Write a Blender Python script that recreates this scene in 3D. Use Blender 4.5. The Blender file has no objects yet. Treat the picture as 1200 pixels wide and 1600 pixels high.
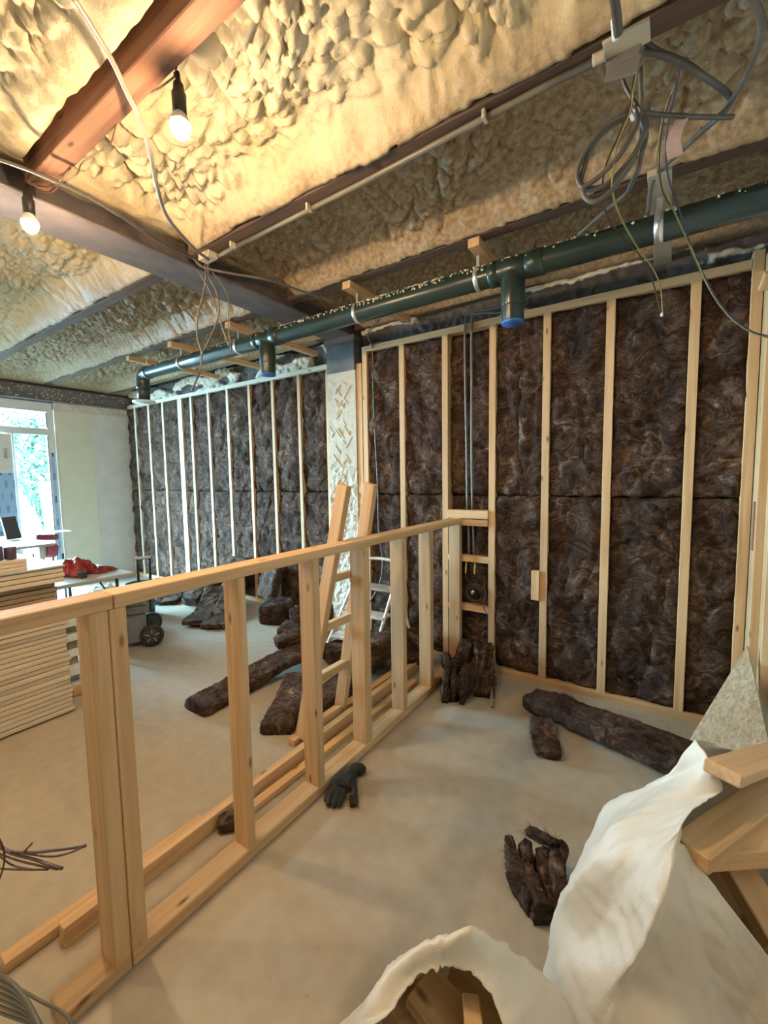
import bpy, bmesh, math, random
import numpy as np
from mathutils import Vector, Matrix, Euler
random.seed(7)
SC = bpy.context.scene
COL = SC.collection

# ------------------------------------------------------------------ camera
cam_d = bpy.data.cameras.new('camera'); cam = bpy.data.objects.new('camera', cam_d); COL.objects.link(cam)
R = [[0.830994, -0.03324, 0.555288], [0.556076, 0.076786, -0.827577], [-0.01513, 0.996493, 0.082292]]
cam.matrix_world = Matrix(((R[0][0], R[0][1], R[0][2], 0), (R[1][0], R[1][1], R[1][2], 0), (R[2][0], R[2][1], R[2][2], 1.5), (0, 0, 0, 1)))
cam_d.sensor_width = 36; cam_d.lens = 15.035; cam_d.clip_start = 0.02
SC.camera = cam
# ------------------------------------------------------------------ view, world, light
SC.view_settings.view_transform = 'Standard'; SC.view_settings.look = 'None'
SC.view_settings.gamma = 1; SC.view_settings.use_curve_mapping = False
SC.view_settings.exposure = 0.18
W = bpy.data.worlds.new('sky'); SC.world = W; W.use_nodes = True
wn = W.node_tree.nodes; bg = wn['Background']
bg.inputs[0].default_value = (0.46, 0.77, 1.0, 1); bg.inputs[1].default_value = 185.0
BULB = 1600.0
BULB_COL = (1.0, 0.70, 0.40)
sun_d = bpy.data.lights.new('sun', 'SUN'); sun = bpy.data.objects.new('sun', sun_d); COL.objects.link(sun)
sun_d.energy = 6; sun_d.angle = 0.02; sun_d.color = (1, 0.97, 0.9)
sun.rotation_euler = Euler((math.radians(50), 0, math.radians(160)))     # lights the yard outside, not the room
pl_d = bpy.data.lights.new('window_portal', 'AREA'); pl = bpy.data.objects.new('window_portal', pl_d); COL.objects.link(pl)
pl_d.shape = 'RECTANGLE'; pl_d.size = 2.4; pl_d.size_y = 2.0; pl.location = (-7.2, 1.43, 1.3)
pl.rotation_euler = Euler((0, math.radians(-90), 0)); pl_d.cycles.is_portal = True
SC.cycles.max_bounces = 8; SC.cycles.diffuse_bounces = 5; SC.cycles.glossy_bounces = 3; SC.cycles.transparent_max_bounces = 8
SC.cycles.sample_clamp_indirect = 4; SC.cycles.use_denoising = True
SC.cycles.caustics_reflective = False; SC.cycles.caustics_refractive = False

# ------------------------------------------------------------------ materials
def new_mat(name):
    m = bpy.data.materials.new(name); m.use_nodes = True
    nt = m.node_tree; b = nt.nodes['Principled BSDF']
    return m, nt, b
def N(nt, kind, **kw):
    n = nt.nodes.new(kind)
    for k, v in kw.items():
        if k in n.inputs: n.inputs[k].default_value = v
        else: setattr(n, k, v)
    return n
def rnd_coords(nt, scale=(1, 1, 1), world=False):
    tc = N(nt, 'ShaderNodeTexCoord'); oi = N(nt, 'ShaderNodeObjectInfo')
    mul = N(nt, 'ShaderNodeVectorMath', operation='MULTIPLY'); mul.inputs[1].default_value = scale
    nt.links.new(tc.outputs['Object'], mul.inputs[0])
    add = N(nt, 'ShaderNodeVectorMath', operation='ADD')
    sc = N(nt, 'ShaderNodeMath', operation='MULTIPLY'); sc.inputs[1].default_value = 37.0
    nt.links.new(oi.outputs['Random'], sc.inputs[0])
    nt.links.new(mul.outputs[0], add.inputs[0])
    if not world: nt.links.new(sc.outputs[0], add.inputs[1])
    return add.outputs[0], oi
def ramp(nt, fac, stops):
    r = N(nt, 'ShaderNodeValToRGB'); cr = r.color_ramp
    while len(cr.elements) < len(stops): cr.elements.new(0.5)
    for e, (p, c) in zip(cr.elements, stops): e.position = p; e.color = (*c, 1)
    nt.links.new(fac, r.inputs[0]); return r.outputs[0]
def mix(nt, fac, a, b, mode='MIX'):
    m = N(nt, 'ShaderNodeMix', data_type='RGBA', blend_type=mode)
    for s, v in ((0, fac), (6, a), (7, b)):
        if hasattr(v, 'is_linked') or hasattr(v, 'links'): nt.links.new(v, m.inputs[s])
        else: m.inputs[s].default_value = (*v, 1) if isinstance(v, tuple) else v
    return m.outputs[2]
def bump(nt, b, h, strength=0.5, dist=0.01):
    bp = N(nt, 'ShaderNodeBump'); bp.inputs['Strength'].default_value = strength; bp.inputs['Distance'].default_value = dist
    nt.links.new(h, bp.inputs['Height']); nt.links.new(bp.outputs[0], b.inputs['Normal'])
def simple(name, c1, c2=None, scale=8.0, rough=0.6, metal=0.0, bs=0.0, bd=0.005, bscale=None, stretch=(1, 1, 1), spec=None, detail=5):
    m, nt, b = new_mat(name)
    v, oi = rnd_coords(nt, stretch)
    n = N(nt, 'ShaderNodeTexNoise', Scale=scale, Detail=detail); nt.links.new(v, n.inputs['Vector'])
    b.inputs['Roughness'].default_value = rough; b.inputs['Metallic'].default_value = metal
    if spec is not None: b.inputs['Specular IOR Level'].default_value = spec
    if c2: nt.links.new(ramp(nt, n.outputs['Fac'], [(0.35, c1), (0.65, c2)]), b.inputs['Base Color'])
    else: b.inputs['Base Color'].default_value = (*c1, 1)
    if bs:
        n2 = N(nt, 'ShaderNodeTexNoise', Scale=bscale or scale * 3, Detail=6); nt.links.new(v, n2.inputs['Vector'])
        bump(nt, b, n2.outputs['Fac'], bs, bd)
    return m
def wood(name, light, dark, knot=(0.22, 0.10, 0.04), rough=0.65):
    m, nt, b = new_mat(name)
    v, oi = rnd_coords(nt, (34, 34, 1.3))
    n = N(nt, 'ShaderNodeTexNoise', Scale=1.0, Detail=6, Distortion=0.6); nt.links.new(v, n.inputs['Vector'])
    c = ramp(nt, n.outputs['Fac'], [(0.38, light), (0.68, dark)])
    v2, _ = rnd_coords(nt, (11, 11, 4))
    vo = N(nt, 'ShaderNodeTexVoronoi', Scale=1.0); nt.links.new(v2, vo.inputs['Vector'])
    k = ramp(nt, vo.outputs['Distance'], [(0.04, (1, 1, 1)), (0.12, (0, 0, 0))])
    c = mix(nt, k, c, knot)
    hs = N(nt, 'ShaderNodeHueSaturation'); nt.links.new(c, hs.inputs['Color'])
    mr = N(nt, 'ShaderNodeMapRange'); mr.inputs['To Min'].default_value = 0.86; mr.inputs['To Max'].default_value = 1.1
    nt.links.new(oi.outputs['Random'], mr.inputs[0]); nt.links.new(mr.outputs[0], hs.inputs['Value'])
    nt.links.new(hs.outputs[0], b.inputs['Base Color']); b.inputs['Roughness'].default_value = rough
    bump(nt, b, n.outputs['Fac'], 0.12, 0.002)
    return m
PINE = wood('pine', (0.64, 0.42, 0.225), (0.50, 0.30, 0.14))
PINEW = wood('pale_timber', (0.74, 0.66, 0.52), (0.62, 0.53, 0.38))
REDW = wood('old_red_timber', (0.33, 0.165, 0.10), (0.20, 0.09, 0.055), (0.08, 0.03, 0.02), 0.8)
JOIW = wood('dusty_dark_timber', (0.13, 0.08, 0.055), (0.07, 0.042, 0.03), (0.05, 0.03, 0.02), 0.85)

def wool_mat():
    m, nt, b = new_mat('brown_glass_wool')
    v, oi = rnd_coords(nt, (1, 1, 1))
    warp = N(nt, 'ShaderNodeTexNoise', Scale=5.0, Detail=3); nt.links.new(v, warp.inputs['Vector'])
    sub = N(nt, 'ShaderNodeVectorMath', operation='MULTIPLY_ADD'); sub.inputs[1].default_value = (0.42, 0.42, 0.42)
    nt.links.new(warp.outputs['Color'], sub.inputs[0]); nt.links.new(v, sub.inputs[2])
    # swirling wisps: noise squeezed in one direction on warped coordinates
    mp = N(nt, 'ShaderNodeMapping'); mp.inputs['Scale'].default_value = (6, 8, 13); mp.inputs['Rotation'].default_value = (0.2, 0.7, 0.3)
    nt.links.new(sub.outputs[0], mp.inputs[0])
    n1 = N(nt, 'ShaderNodeTexNoise', Scale=1.0, Detail=8, Roughness=0.62, Distortion=1.3); nt.links.new(mp.outputs[0], n1.inputs['Vector'])
    n2 = N(nt, 'ShaderNodeTexNoise', Scale=4.0, Detail=5); nt.links.new(v, n2.inputs['Vector'])
    c = ramp(nt, n1.outputs['Fac'], [(0.34, (0.028, 0.016, 0.011)), (0.50, (0.078, 0.047, 0.033)), (0.64, (0.155, 0.098, 0.070)), (0.78, (0.40, 0.285, 0.21))])
    c2 = ramp(nt, n2.outputs['Fac'], [(0.35, (0.55, 0.52, 0.52)), (0.65, (1.1, 1.1, 1.1))])
    c = mix(nt, 1.0, c, c2, 'MULTIPLY')
    mp2 = N(nt, 'ShaderNodeMapping'); mp2.inputs['Scale'].default_value = (30, 45, 120); mp2.inputs['Rotation'].default_value = (0.5, 0.9, 0.2)
    nt.links.new(sub.outputs[0], mp2.inputs[0])
    n3 = N(nt, 'ShaderNodeTexNoise', Scale=1.0, Detail=4, Roughness=0.7); nt.links.new(mp2.outputs[0], n3.inputs['Vector'])
    c = mix(nt, 1.0, c, ramp(nt, n3.outputs['Fac'], [(0.38, (0.55, 0.55, 0.55)), (0.55, (1.0, 1.0, 1.0)), (0.68, (1.7, 1.65, 1.6))]), 'MULTIPLY')
    nt.links.new(c, b.inputs['Base Color']); b.inputs['Roughness'].default_value = 0.95
    b.inputs['Specular IOR Level'].default_value = 0.15
    bump(nt, b, n1.outputs['Fac'], 0.6, 0.02)
    return m
WOOL = wool_mat()

def foam_mat():
    m, nt, b = new_mat('spray_foam')
    tc = N(nt, 'ShaderNodeTexCoord')
    at = N(nt, 'ShaderNodeAttribute', attribute_name='skin')
    n = N(nt, 'ShaderNodeTexNoise', Scale=1.6, Detail=4); nt.links.new(tc.outputs['Object'], n.inputs['Vector'])
    c = ramp(nt, n.outputs['Fac'], [(0.35, (0.66, 0.55, 0.34)), (0.62, (0.73, 0.655, 0.49))])
    n3 = N(nt, 'ShaderNodeTexNoise', Scale=40, Detail=4); nt.links.new(tc.outputs['Object'], n3.inputs['Vector'])
    tan = ramp(nt, n3.outputs['Fac'], [(0.35, (0.27, 0.185, 0.11)), (0.65, (0.46, 0.345, 0.215))])
    c = mix(nt, at.outputs['Fac'], c, tan)
    nt.links.new(c, b.inputs['Base Color']); b.inputs['Roughness'].default_value = 0.55
    b.inputs['Specular IOR Level'].default_value = 0.35
    n2 = N(nt, 'ShaderNodeTexNoise', Scale=55, Detail=8, Roughness=0.6); nt.links.new(tc.outputs['Object'], n2.inputs['Vector'])
    bump(nt, b, n2.outputs['Fac'], 0.45, 0.01)
    return m
FOAM = foam_mat()

def floor_mat():
    m, nt, b = new_mat('screed')
    tc = N(nt, 'ShaderNodeTexCoord')
    n = N(nt, 'ShaderNodeTexNoise', Scale=0.9, Detail=6, Roughness=0.55); nt.links.new(tc.outputs['Object'], n.inputs['Vector'])
    n2 = N(nt, 'ShaderNodeTexNoise', Scale=14, Detail=8); nt.links.new(tc.outputs['Object'], n2.inputs['Vector'])
    c = ramp(nt, n.outputs['Fac'], [(0.33, (0.33, 0.28, 0.215)), (0.68, (0.45, 0.39, 0.31))])
    c = mix(nt, 0.35, c, ramp(nt, n2.outputs['Fac'], [(0.3, (0.33, 0.29, 0.23)), (0.7, (0.50, 0.45, 0.37))]))
    nt.links.new(c, b.inputs['Base Color'])
    rr = N(nt, 'ShaderNodeMapRange'); rr.inputs['To Min'].default_value = 0.30; rr.inputs['To Max'].default_value = 0.50
    nt.links.new(n.outputs['Fac'], rr.inputs[0]); nt.links.new(rr.outputs[0], b.inputs['Roughness'])
    bump(nt, b, n2.outputs['Fac'], 0.08, 0.003)
    return m
FLOOR = floor_mat()
PIPE = simple('dark_green_pipe', (0.016, 0.032, 0.028), (0.024, 0.042, 0.036), 4, rough=0.28, bs=0.03, bscale=20)
BLUECAP = simple('blue_cap', (0.03, 0.13, 0.42), rough=0.4)
STEEL = simple('painted_steel', (0.10, 0.085, 0.09), (0.16, 0.13, 0.13), 9, rough=0.55, bs=0.25, bscale=60)
GALV = simple('galvanised', (0.55, 0.56, 0.57), (0.72, 0.72, 0.72), 30, rough=0.35, metal=0.8)
ALU = simple('scuffed_aluminium', (0.60, 0.58, 0.52), (0.78, 0.76, 0.70), 12, rough=0.45, metal=0.35)
PLAS = simple('rough_plaster', (0.66, 0.62, 0.54), (0.78, 0.75, 0.68), 7, rough=0.9, bs=0.8, bd=0.02, bscale=18)
BOARDG = simple('green_plasterboard', (0.76, 0.77, 0.66), (0.80, 0.81, 0.71), 5, rough=0.85, bs=0.05)
BOARDB = simple('blue_grey_render', (0.76, 0.79, 0.82), (0.84, 0.86, 0.88), 6, rough=0.85, bs=0.35, bd=0.008, bscale=26)
MASON = simple('dark_masonry', (0.055, 0.05, 0.05), (0.13, 0.12, 0.115), 11, rough=0.9, bs=0.9, bd=0.03, bscale=15)
BLACK = simple('black_membrane', (0.012, 0.012, 0.014), (0.03, 0.03, 0.03), 9, rough=0.5, bs=0.5, bd=0.02, bscale=12)
PVC = simple('white_pvc', (0.78, 0.82, 0.84), (0.84, 0.87, 0.88), 3, rough=0.35)
RUBB = simple('black_rubber', (0.02, 0.02, 0.022), rough=0.6)
CABG = simple('grey_cable_sheath', (0.07, 0.066, 0.062), (0.12, 0.115, 0.105), 12, rough=0.45)
CABL = simple('light_grey_conduit', (0.13, 0.12, 0.10), (0.18, 0.165, 0.14), 8, rough=0.4)
CABB = simple('brown_wire', (0.07, 0.035, 0.02), rough=0.45)
CABY = simple('yellow_green_wire', (0.36, 0.30, 0.12), (0.20, 0.22, 0.08), 60, rough=0.45)
CABU = simple('blue_wire', (0.03, 0.035, 0.10), rough=0.45)
COPP = simple('rusty_tie_wire', (0.075, 0.03, 0.018), (0.15, 0.07, 0.035), 30, rough=0.55)
CREAM = simple('cream_plastic', (0.50, 0.45, 0.36), rough=0.45)
BEIGEB = simple('beige_board', (0.58, 0.49, 0.375), (0.66, 0.57, 0.45), 3, rough=0.8, bs=0.1, stretch=(1, 1, 8))
BROWNB = simple('brown_board', (0.26, 0.19, 0.13), (0.36, 0.27, 0.19), 6, rough=0.85, bs=0.2, stretch=(1, 1, 10))
WHITEB = simple('white_board', (0.70, 0.74, 0.76), (0.78, 0.80, 0.80), 5, rough=0.7)
GREYT = simple('grey_tabletop', (0.33, 0.33, 0.32), (0.40, 0.40, 0.39), 7, rough=0.45)
TOOLG = simple('grey_tool_box_plastic', (0.15, 0.155, 0.16), (0.19, 0.195, 0.20), 20, rough=0.55)
DKBLUE = simple('dark_blue_plastic', (0.02, 0.035, 0.06), rough=0.5)
REDP = simple('red_plastic_sack', (0.16, 0.010, 0.012), (0.26, 0.02, 0.02), 9, rough=0.35, bs=0.5, bd=0.01, bscale=14)
REDD = simple('dark_red', (0.16, 0.015, 0.02), (0.26, 0.03, 0.03), 9, rough=0.45)
ORNG = simple('orange_print', (0.28, 0.035, 0.015), (0.10, 0.012, 0.012), 30, rough=0.5)
DKPUR = simple('dark_purple_plastic', (0.05, 0.03, 0.055), (0.09, 0.06, 0.09), 9, rough=0.3)
GLOVE = simple('black_knit', (0.010, 0.010, 0.010), (0.022, 0.02, 0.018), 30, rough=0.85, bs=0.6, bd=0.003, bscale=140)
PINKT = simple('pink_tape', (0.62, 0.40, 0.36), (0.74, 0.55, 0.50), 60, rough=0.5, stretch=(1, 1, 4))
CRUMB = simple('foam_crumb', (0.78, 0.72, 0.55), rough=0.7)
CHIP = simple('wood_chip', (0.62, 0.46, 0.28), (0.5, 0.34, 0.18), 30, rough=0.8)
SOCKET = simple('black_lamp_holder', (0.03, 0.026, 0.024), rough=0.45)
LEAF = simple('leaves', (0.008, 0.035, 0.02), (0.03, 0.09, 0.04), 6, rough=0.6)
PAVE = simple('yard_ground', (0.12, 0.12, 0.11), (0.2, 0.2, 0.19), 3, rough=0.9)
OFFW = simple('big_white_sack', (0.80, 0.80, 0.78), (0.88, 0.88, 0.86), 5, rough=0.6, bs=0.3)
GREENP = simple('pale_green_panel', (0.06, 0.12, 0.10), (0.09, 0.16, 0.13), 2, rough=0.6)

def osb_mat():
    m, nt, b = new_mat('osb')
    v, oi = rnd_coords(nt, (70, 70, 26))
    vo = N(nt, 'ShaderNodeTexVoronoi', Scale=1.0, Randomness=1.0); nt.links.new(v, vo.inputs['Vector'])
    n = N(nt, 'ShaderNodeTexNoise', Scale=1.5, Detail=5); nt.links.new(v, n.inputs['Vector'])
    c = ramp(nt, vo.outputs['Color'], [(0.2, (0.24, 0.15, 0.08)), (0.55, (0.33, 0.22, 0.12)), (0.85, (0.42, 0.30, 0.17))])
    c = mix(nt, 0.4, c, ramp(nt, n.outputs['Fac'], [(0.35, (0.25, 0.16, 0.08)), (0.6, (0.52, 0.38, 0.22))]))
    nt.links.new(c, b.inputs['Base Color']); b.inputs['Roughness'].default_value = 0.7
    bump(nt, b, vo.outputs['Distance'], 0.2, 0.002)
    return m
OSB = osb_mat()
def bag_mat():
    m, nt, b = new_mat('woven_plastic_sack')
    tc = N(nt, 'ShaderNodeTexCoord')
    w1 = N(nt, 'ShaderNodeTexWave', Scale=120.0, bands_direction='X'); w2 = N(nt, 'ShaderNodeTexWave', Scale=120.0, bands_direction='Z')
    for w in (w1, w2): nt.links.new(tc.outputs['Object'], w.inputs['Vector']); w.inputs['Distortion'].default_value = 0.4
    mul = N(nt, 'ShaderNodeMath', operation='MULTIPLY'); nt.links.new(w1.outputs['Fac'], mul.inputs[0]); nt.links.new(w2.outputs['Fac'], mul.inputs[1])
    n = N(nt, 'ShaderNodeTexNoise', Scale=5, Detail=5, Distortion=0.8); nt.links.new(tc.outputs['Object'], n.inputs['Vector'])
    ad = N(nt, 'ShaderNodeMath', operation='MULTIPLY_ADD'); ad.inputs[1].default_value = 0.03
    nt.links.new(mul.outputs[0], ad.inputs[0]); nt.links.new(n.outputs['Fac'], ad.inputs[2])
    b.inputs['Base Color'].default_value = (0.76, 0.71, 0.62, 1); b.inputs['Roughness'].default_value = 0.36
    bump(nt, b, ad.outputs[0], 0.5, 0.02)
    tr = N(nt, 'ShaderNodeBsdfTranslucent'); tr.inputs['Color'].default_value = (0.85, 0.78, 0.66, 1)
    mx = N(nt, 'ShaderNodeMixShader'); mx.inputs[0].default_value = 0.15
    nt.links.new(b.outputs[0], mx.inputs[1]); nt.links.new(tr.outputs[0], mx.inputs[2])
    nt.links.new(mx.outputs[0], nt.nodes['Material Output'].inputs['Surface'])
    return m
BAG = bag_mat()
def glass_mat():
    m, nt, b = new_mat('window_glass')
    t = N(nt, 'ShaderNodeBsdfTransparent'); t.inputs[0].default_value = (0.93, 0.98, 0.98, 1)
    g = N(nt, 'ShaderNodeBsdfGlossy'); g.inputs['Roughness'].default_value = 0.02
    mx = N(nt, 'ShaderNodeMixShader'); mx.inputs[0].default_value = 0.06
    nt.links.new(t.outputs[0], mx.inputs[1]); nt.links.new(g.outputs[0], mx.inputs[2])
    nt.links.new(mx.outputs[0], nt.nodes['Material Output'].inputs['Surface'])
    return m
GLASS = glass_mat()
def film_mat():
    m, nt, b = new_mat('blue_protective_film')
    v, oi = rnd_coords(nt, (1, 1, 1))
    br = N(nt, 'ShaderNodeTexBrick', Scale=1.0); br.inputs['Color1'].default_value = (0.03, 0.06, 0.16, 1); br.inputs['Color2'].default_value = (0.25, 0.42, 0.70, 1)
    br.inputs['Mortar'].default_value = (0.32, 0.52, 0.80, 1); br.inputs['Brick Width'].default_value = 0.09; br.inputs['Row Height'].default_value = 0.16
    br.inputs['Mortar Size'].default_value = 0.035
    sp = N(nt, 'ShaderNodeSeparateXYZ'); cb = N(nt, 'ShaderNodeCombineXYZ')
    nt.links.new(v, sp.inputs[0]); nt.links.new(sp.outputs[1], cb.inputs[0]); nt.links.new(sp.outputs[2], cb.inputs[1])
    nt.links.new(cb.outputs[0], br.inputs['Vector'])
    nt.links.new(br.outputs['Color'], b.inputs['Base Color']); b.inputs['Roughness'].default_value = 0.3
    return m
FILM = film_mat()
def bulb_mat():
    m, nt, b = new_mat('lit_bulb')
    e = N(nt, 'ShaderNodeEmission'); e.inputs[0].default_value = (*BULB_COL, 1); e.inputs[1].default_value = BULB
    nt.links.new(e.outputs[0], nt.nodes['Material Output'].inputs['Surface']); return m
LIT = bulb_mat()
OPAL = simple('opal_plastic', (0.85, 0.82, 0.76), rough=0.4)

# ------------------------------------------------------------------ numpy noise
def _h(ix, iy, iz, s):
    n = (ix * 374761393 + iy * 668265263 + iz * 2147483647 + s * 1274126177) & 0xffffffff
    n = ((n ^ (n >> 13)) * 1274126177) & 0xffffffff
    n = ((n ^ (n >> 15)) * 2246822519) & 0xffffffff
    return (n ^ (n >> 16)) & 0xffffffff
def vnoise(x, y, z=0.0, s=0):
    x, y, z = np.broadcast_arrays(np.asarray(x, float), np.asarray(y, float), np.asarray(z, float))
    xi, yi, zi = [np.floor(a).astype(np.int64) for a in (x, y, z)]
    fx, fy, fz = x - xi, y - yi, z - zi
    u, v, w = [a * a * a * (a * (a * 6 - 15) + 10) for a in (fx, fy, fz)]
    def g(dx, dy, dz):
        hh = _h(xi + dx, yi + dy, zi + dz, s)
        a = (hh & 0xffff) / 65535.0 * 2 * np.pi; c = ((hh >> 16) & 0xffff) / 32767.5 - 1
        r = np.sqrt(np.maximum(0, 1 - c * c))
        return r * np.cos(a) * (fx - dx) + r * np.sin(a) * (fy - dy) + c * (fz - dz)
    l = lambda a, b, t: a + (b - a) * t
    return l(l(l(g(0, 0, 0), g(1, 0, 0), u), l(g(0, 1, 0), g(1, 1, 0), u), v),
             l(l(g(0, 0, 1), g(1, 0, 1), u), l(g(0, 1, 1), g(1, 1, 1), u), v), w) * 1.5
def fbm(x, y, z=0.0, s=0, o=4):
    r, a = 0, 1.0
    for i in range(o):
        r = r + a * vnoise(x * 2 ** i, y * 2 ** i, np.asarray(z) * 2 ** i, s + i); a *= 0.5
    return r
def worley(x, y, s=0, two=False):
    xi, yi = np.floor(x).astype(np.int64), np.floor(y).astype(np.int64)
    best = np.full(x.shape, 9.0); sec = np.full(x.shape, 9.0)
    for dx in (-1, 0, 1):
        for dy in (-1, 0, 1):
            hh = _h(xi + dx, yi + dy, xi * 0, s)
            px = xi + dx + (hh & 0xffff) / 65535.0; py = yi + dy + ((hh >> 16) & 0xffff) / 65535.0
            q = (x - px) ** 2 + (y - py) ** 2; sec = np.minimum(sec, np.maximum(best, q)); best = np.minimum(best, q)
    if two: return np.sqrt(best), np.sqrt(sec)
    return np.sqrt(best)

# ------------------------------------------------------------------ object helpers
def link(name, me, m, parent=None):
    o = bpy.data.objects.new(name, me); COL.objects.link(o)
    if m is not None: me.materials.append(m)
    if parent is not None:
        o.parent = parent; o.matrix_parent_inverse = parent.matrix_world.inverted()
    return o
def thing(name, label, cat, loc, group=None, rz=0.0):
    o = bpy.data.objects.new(name, None); COL.objects.link(o); o.empty_display_size = 0.1
    o.location = loc; o.rotation_euler = (0, 0, rz); o['label'] = label; o['category'] = cat
    if group: o['group'] = group
    o.matrix_world = Matrix.Translation(Vector(loc)) @ Matrix.Rotation(rz, 4, 'Z')
    return o
def tag(o, label, cat, group=None, kind=None):
    o['label'] = label; o['category'] = cat
    if group: o['group'] = group
    if kind: o['kind'] = kind
    return o
def struct(o, label=None):
    o['kind'] = 'structure'
    if label: o['label'] = label
    return o
def mesh_from(name, V, F, smooth=False):
    me = bpy.data.meshes.new(name); me.from_pydata([tuple(v) for v in V], [], F); me.update()
    if smooth: me.polygons.foreach_set('use_smooth', [True] * len(me.polygons))
    return me
def box_mesh(name, sx, sy, sz, bev=0.002):
    bm = bmesh.new(); bmesh.ops.create_cube(bm, size=1.0)
    bmesh.ops.scale(bm, vec=(sx, sy, sz), verts=bm.verts)
    if bev:
        bmesh.ops.bevel(bm, geom=list(bm.edges), offset=min(bev, 0.3 * min(sx, sy, sz)), segments=1, affect='EDGES')
    me = bpy.data.meshes.new(name); bm.to_mesh(me); bm.free(); return me
def bar(name, x0, x1, y0, y1, z0, z1, m, parent=None, bev=0.002):
    """box between two corners; its mesh runs along its own local Z, so the grain follows the length"""
    s = [x1 - x0, y1 - y0, z1 - z0]; c = Vector(((x0 + x1) / 2, (y0 + y1) / 2, (z0 + z1) / 2))
    ax = max(range(3), key=lambda i: s[i])
    if ax == 2: me = box_mesh(name, s[0], s[1], s[2], bev); rot = Matrix.Identity(4)
    elif ax == 1: me = box_mesh(name, s[0], s[2], s[1], bev); rot = Matrix.Rotation(-math.pi / 2, 4, 'X')
    else: me = box_mesh(name, s[2], s[1], s[0], bev); rot = Matrix.Rotation(math.pi / 2, 4, 'Y')
    o = link(name, me, m, parent); o.matrix_world = Matrix.Translation(c) @ rot
    return o
def beam2(name, p0, p1, w, d, m, parent=None, side=(1, 0, 0), bev=0.002):
    """box along p0 to p1; w measured along side, d across it"""
    p0, p1 = Vector(p0), Vector(p1); z = (p1 - p0).normalized(); x = Vector(side); x = (x - z * x.dot(z)).normalized(); y = z.cross(x)
    me = box_mesh(name, w, d, (p1 - p0).length, bev)
    o = link(name, me, m, parent)
    M = Matrix((x, y, z)).transposed().to_4x4(); M.translation = (p0 + p1) / 2; o.matrix_world = M
    return o
def spline(pts, n=6):
    P = [Vector(p) for p in pts]
    if len(P) < 3:
        return [P[0].lerp(P[-1], i / n) for i in range(n + 1)]
    Q = [P[0] * 2 - P[1]] + P + [P[-1] * 2 - P[-2]]; out = []
    for i in range(1, len(Q) - 2):
        a, b, c, d = Q[i - 1], Q[i], Q[i + 1], Q[i + 2]
        for k in range(n):
            t = k / n
            out.append(0.5 * ((2 * b) + (c - a) * t + (2 * a - 5 * b + 4 * c - d) * t * t + (3 * b - a - 3 * c + d) * t ** 3))
    out.append(P[-1]); return out
def tube_vf(pts, r, seg=8, caps=True):
    n = len(pts); V, F = [], []
    R_ = r if isinstance(r, (list, tuple)) else [r] * n
    t = (pts[1] - pts[0]).normalized(); u = t.orthogonal().normalized()
    for i, p in enumerate(pts):
        t = (pts[min(i + 1, n - 1)] - pts[max(i - 1, 0)])
        t = t.normalized() if t.length > 1e-9 else Vector((0, 0, 1))
        u = (u - t * u.dot(t)); u = u.normalized() if u.length > 1e-6 else t.orthogonal().normalized()
        w = t.cross(u)
        for k in range(seg):
            a = 2 * math.pi * k / seg; V.append(p + (u * math.cos(a) + w * math.sin(a)) * R_[i])
    for i in range(n - 1):
        for k in range(seg):
            F.append((i * seg + k, i * seg + (k + 1) % seg, (i + 1) * seg + (k + 1) % seg, (i + 1) * seg + k))
    if caps: F.append(tuple(range(seg - 1, -1, -1))); F.append(tuple((n - 1) * seg + k for k in range(seg)))
    return V, F
def tube(name, pts, r, m, parent=None, seg=8, n=6, smooth_path=True):
    P = spline(pts, n) if smooth_path else [Vector(p) for p in pts]
    c = P[0].copy()
    V, F = tube_vf([p - c for p in P], r, seg)
    me = mesh_from(name, V, F, True); o = link(name, me, m, parent)
    o.matrix_world = Matrix.Translation(c)
    return o
def multi_tube(name, paths, r, m, parent=None, seg=8, n=6):
    V, F = [], []; c = Vector(paths[0][0])
    for pts in paths:
        v, f = tube_vf([p - c for p in spline(pts, n)], r, seg); b = len(V)
        V += v; F += [tuple(i + b for i in q) for q in f]
    me = mesh_from(name, V, F, True); o = link(name, me, m, parent); o.matrix_world = Matrix.Translation(c); return o
def lathe(name, prof, m, parent=None, loc=(0, 0, 0), seg=24, rot=None, smooth=True, caps=True):
    V, F = [], []
    for r, z in prof:
        for k in range(seg):
            a = 2 * math.pi * k / seg; V.append((r * math.cos(a), r * math.sin(a), z))
    for i in range(len(prof) - 1):
        for k in range(seg):
            F.append((i * seg + k, i * seg + (k + 1) % seg, (i + 1) * seg + (k + 1) % seg, (i + 1) * seg + k))
    if caps: F.append(tuple(range(seg - 1, -1, -1))); F.append(tuple((len(prof) - 1) * seg + k for k in range(seg)))
    me = mesh_from(name, V, F, smooth); o = link(name, me, m, parent)
    M = Matrix.Translation(Vector(loc))
    if rot is not None: M = M @ rot.to_matrix().to_4x4()
    o.matrix_world = M; return o
def merge_vf(parts):
    V, F = [], []
    for v, f in parts:
        b = len(V); V += list(v); F += [tuple(i + b for i in q) for q in f]
    return V, F

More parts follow.
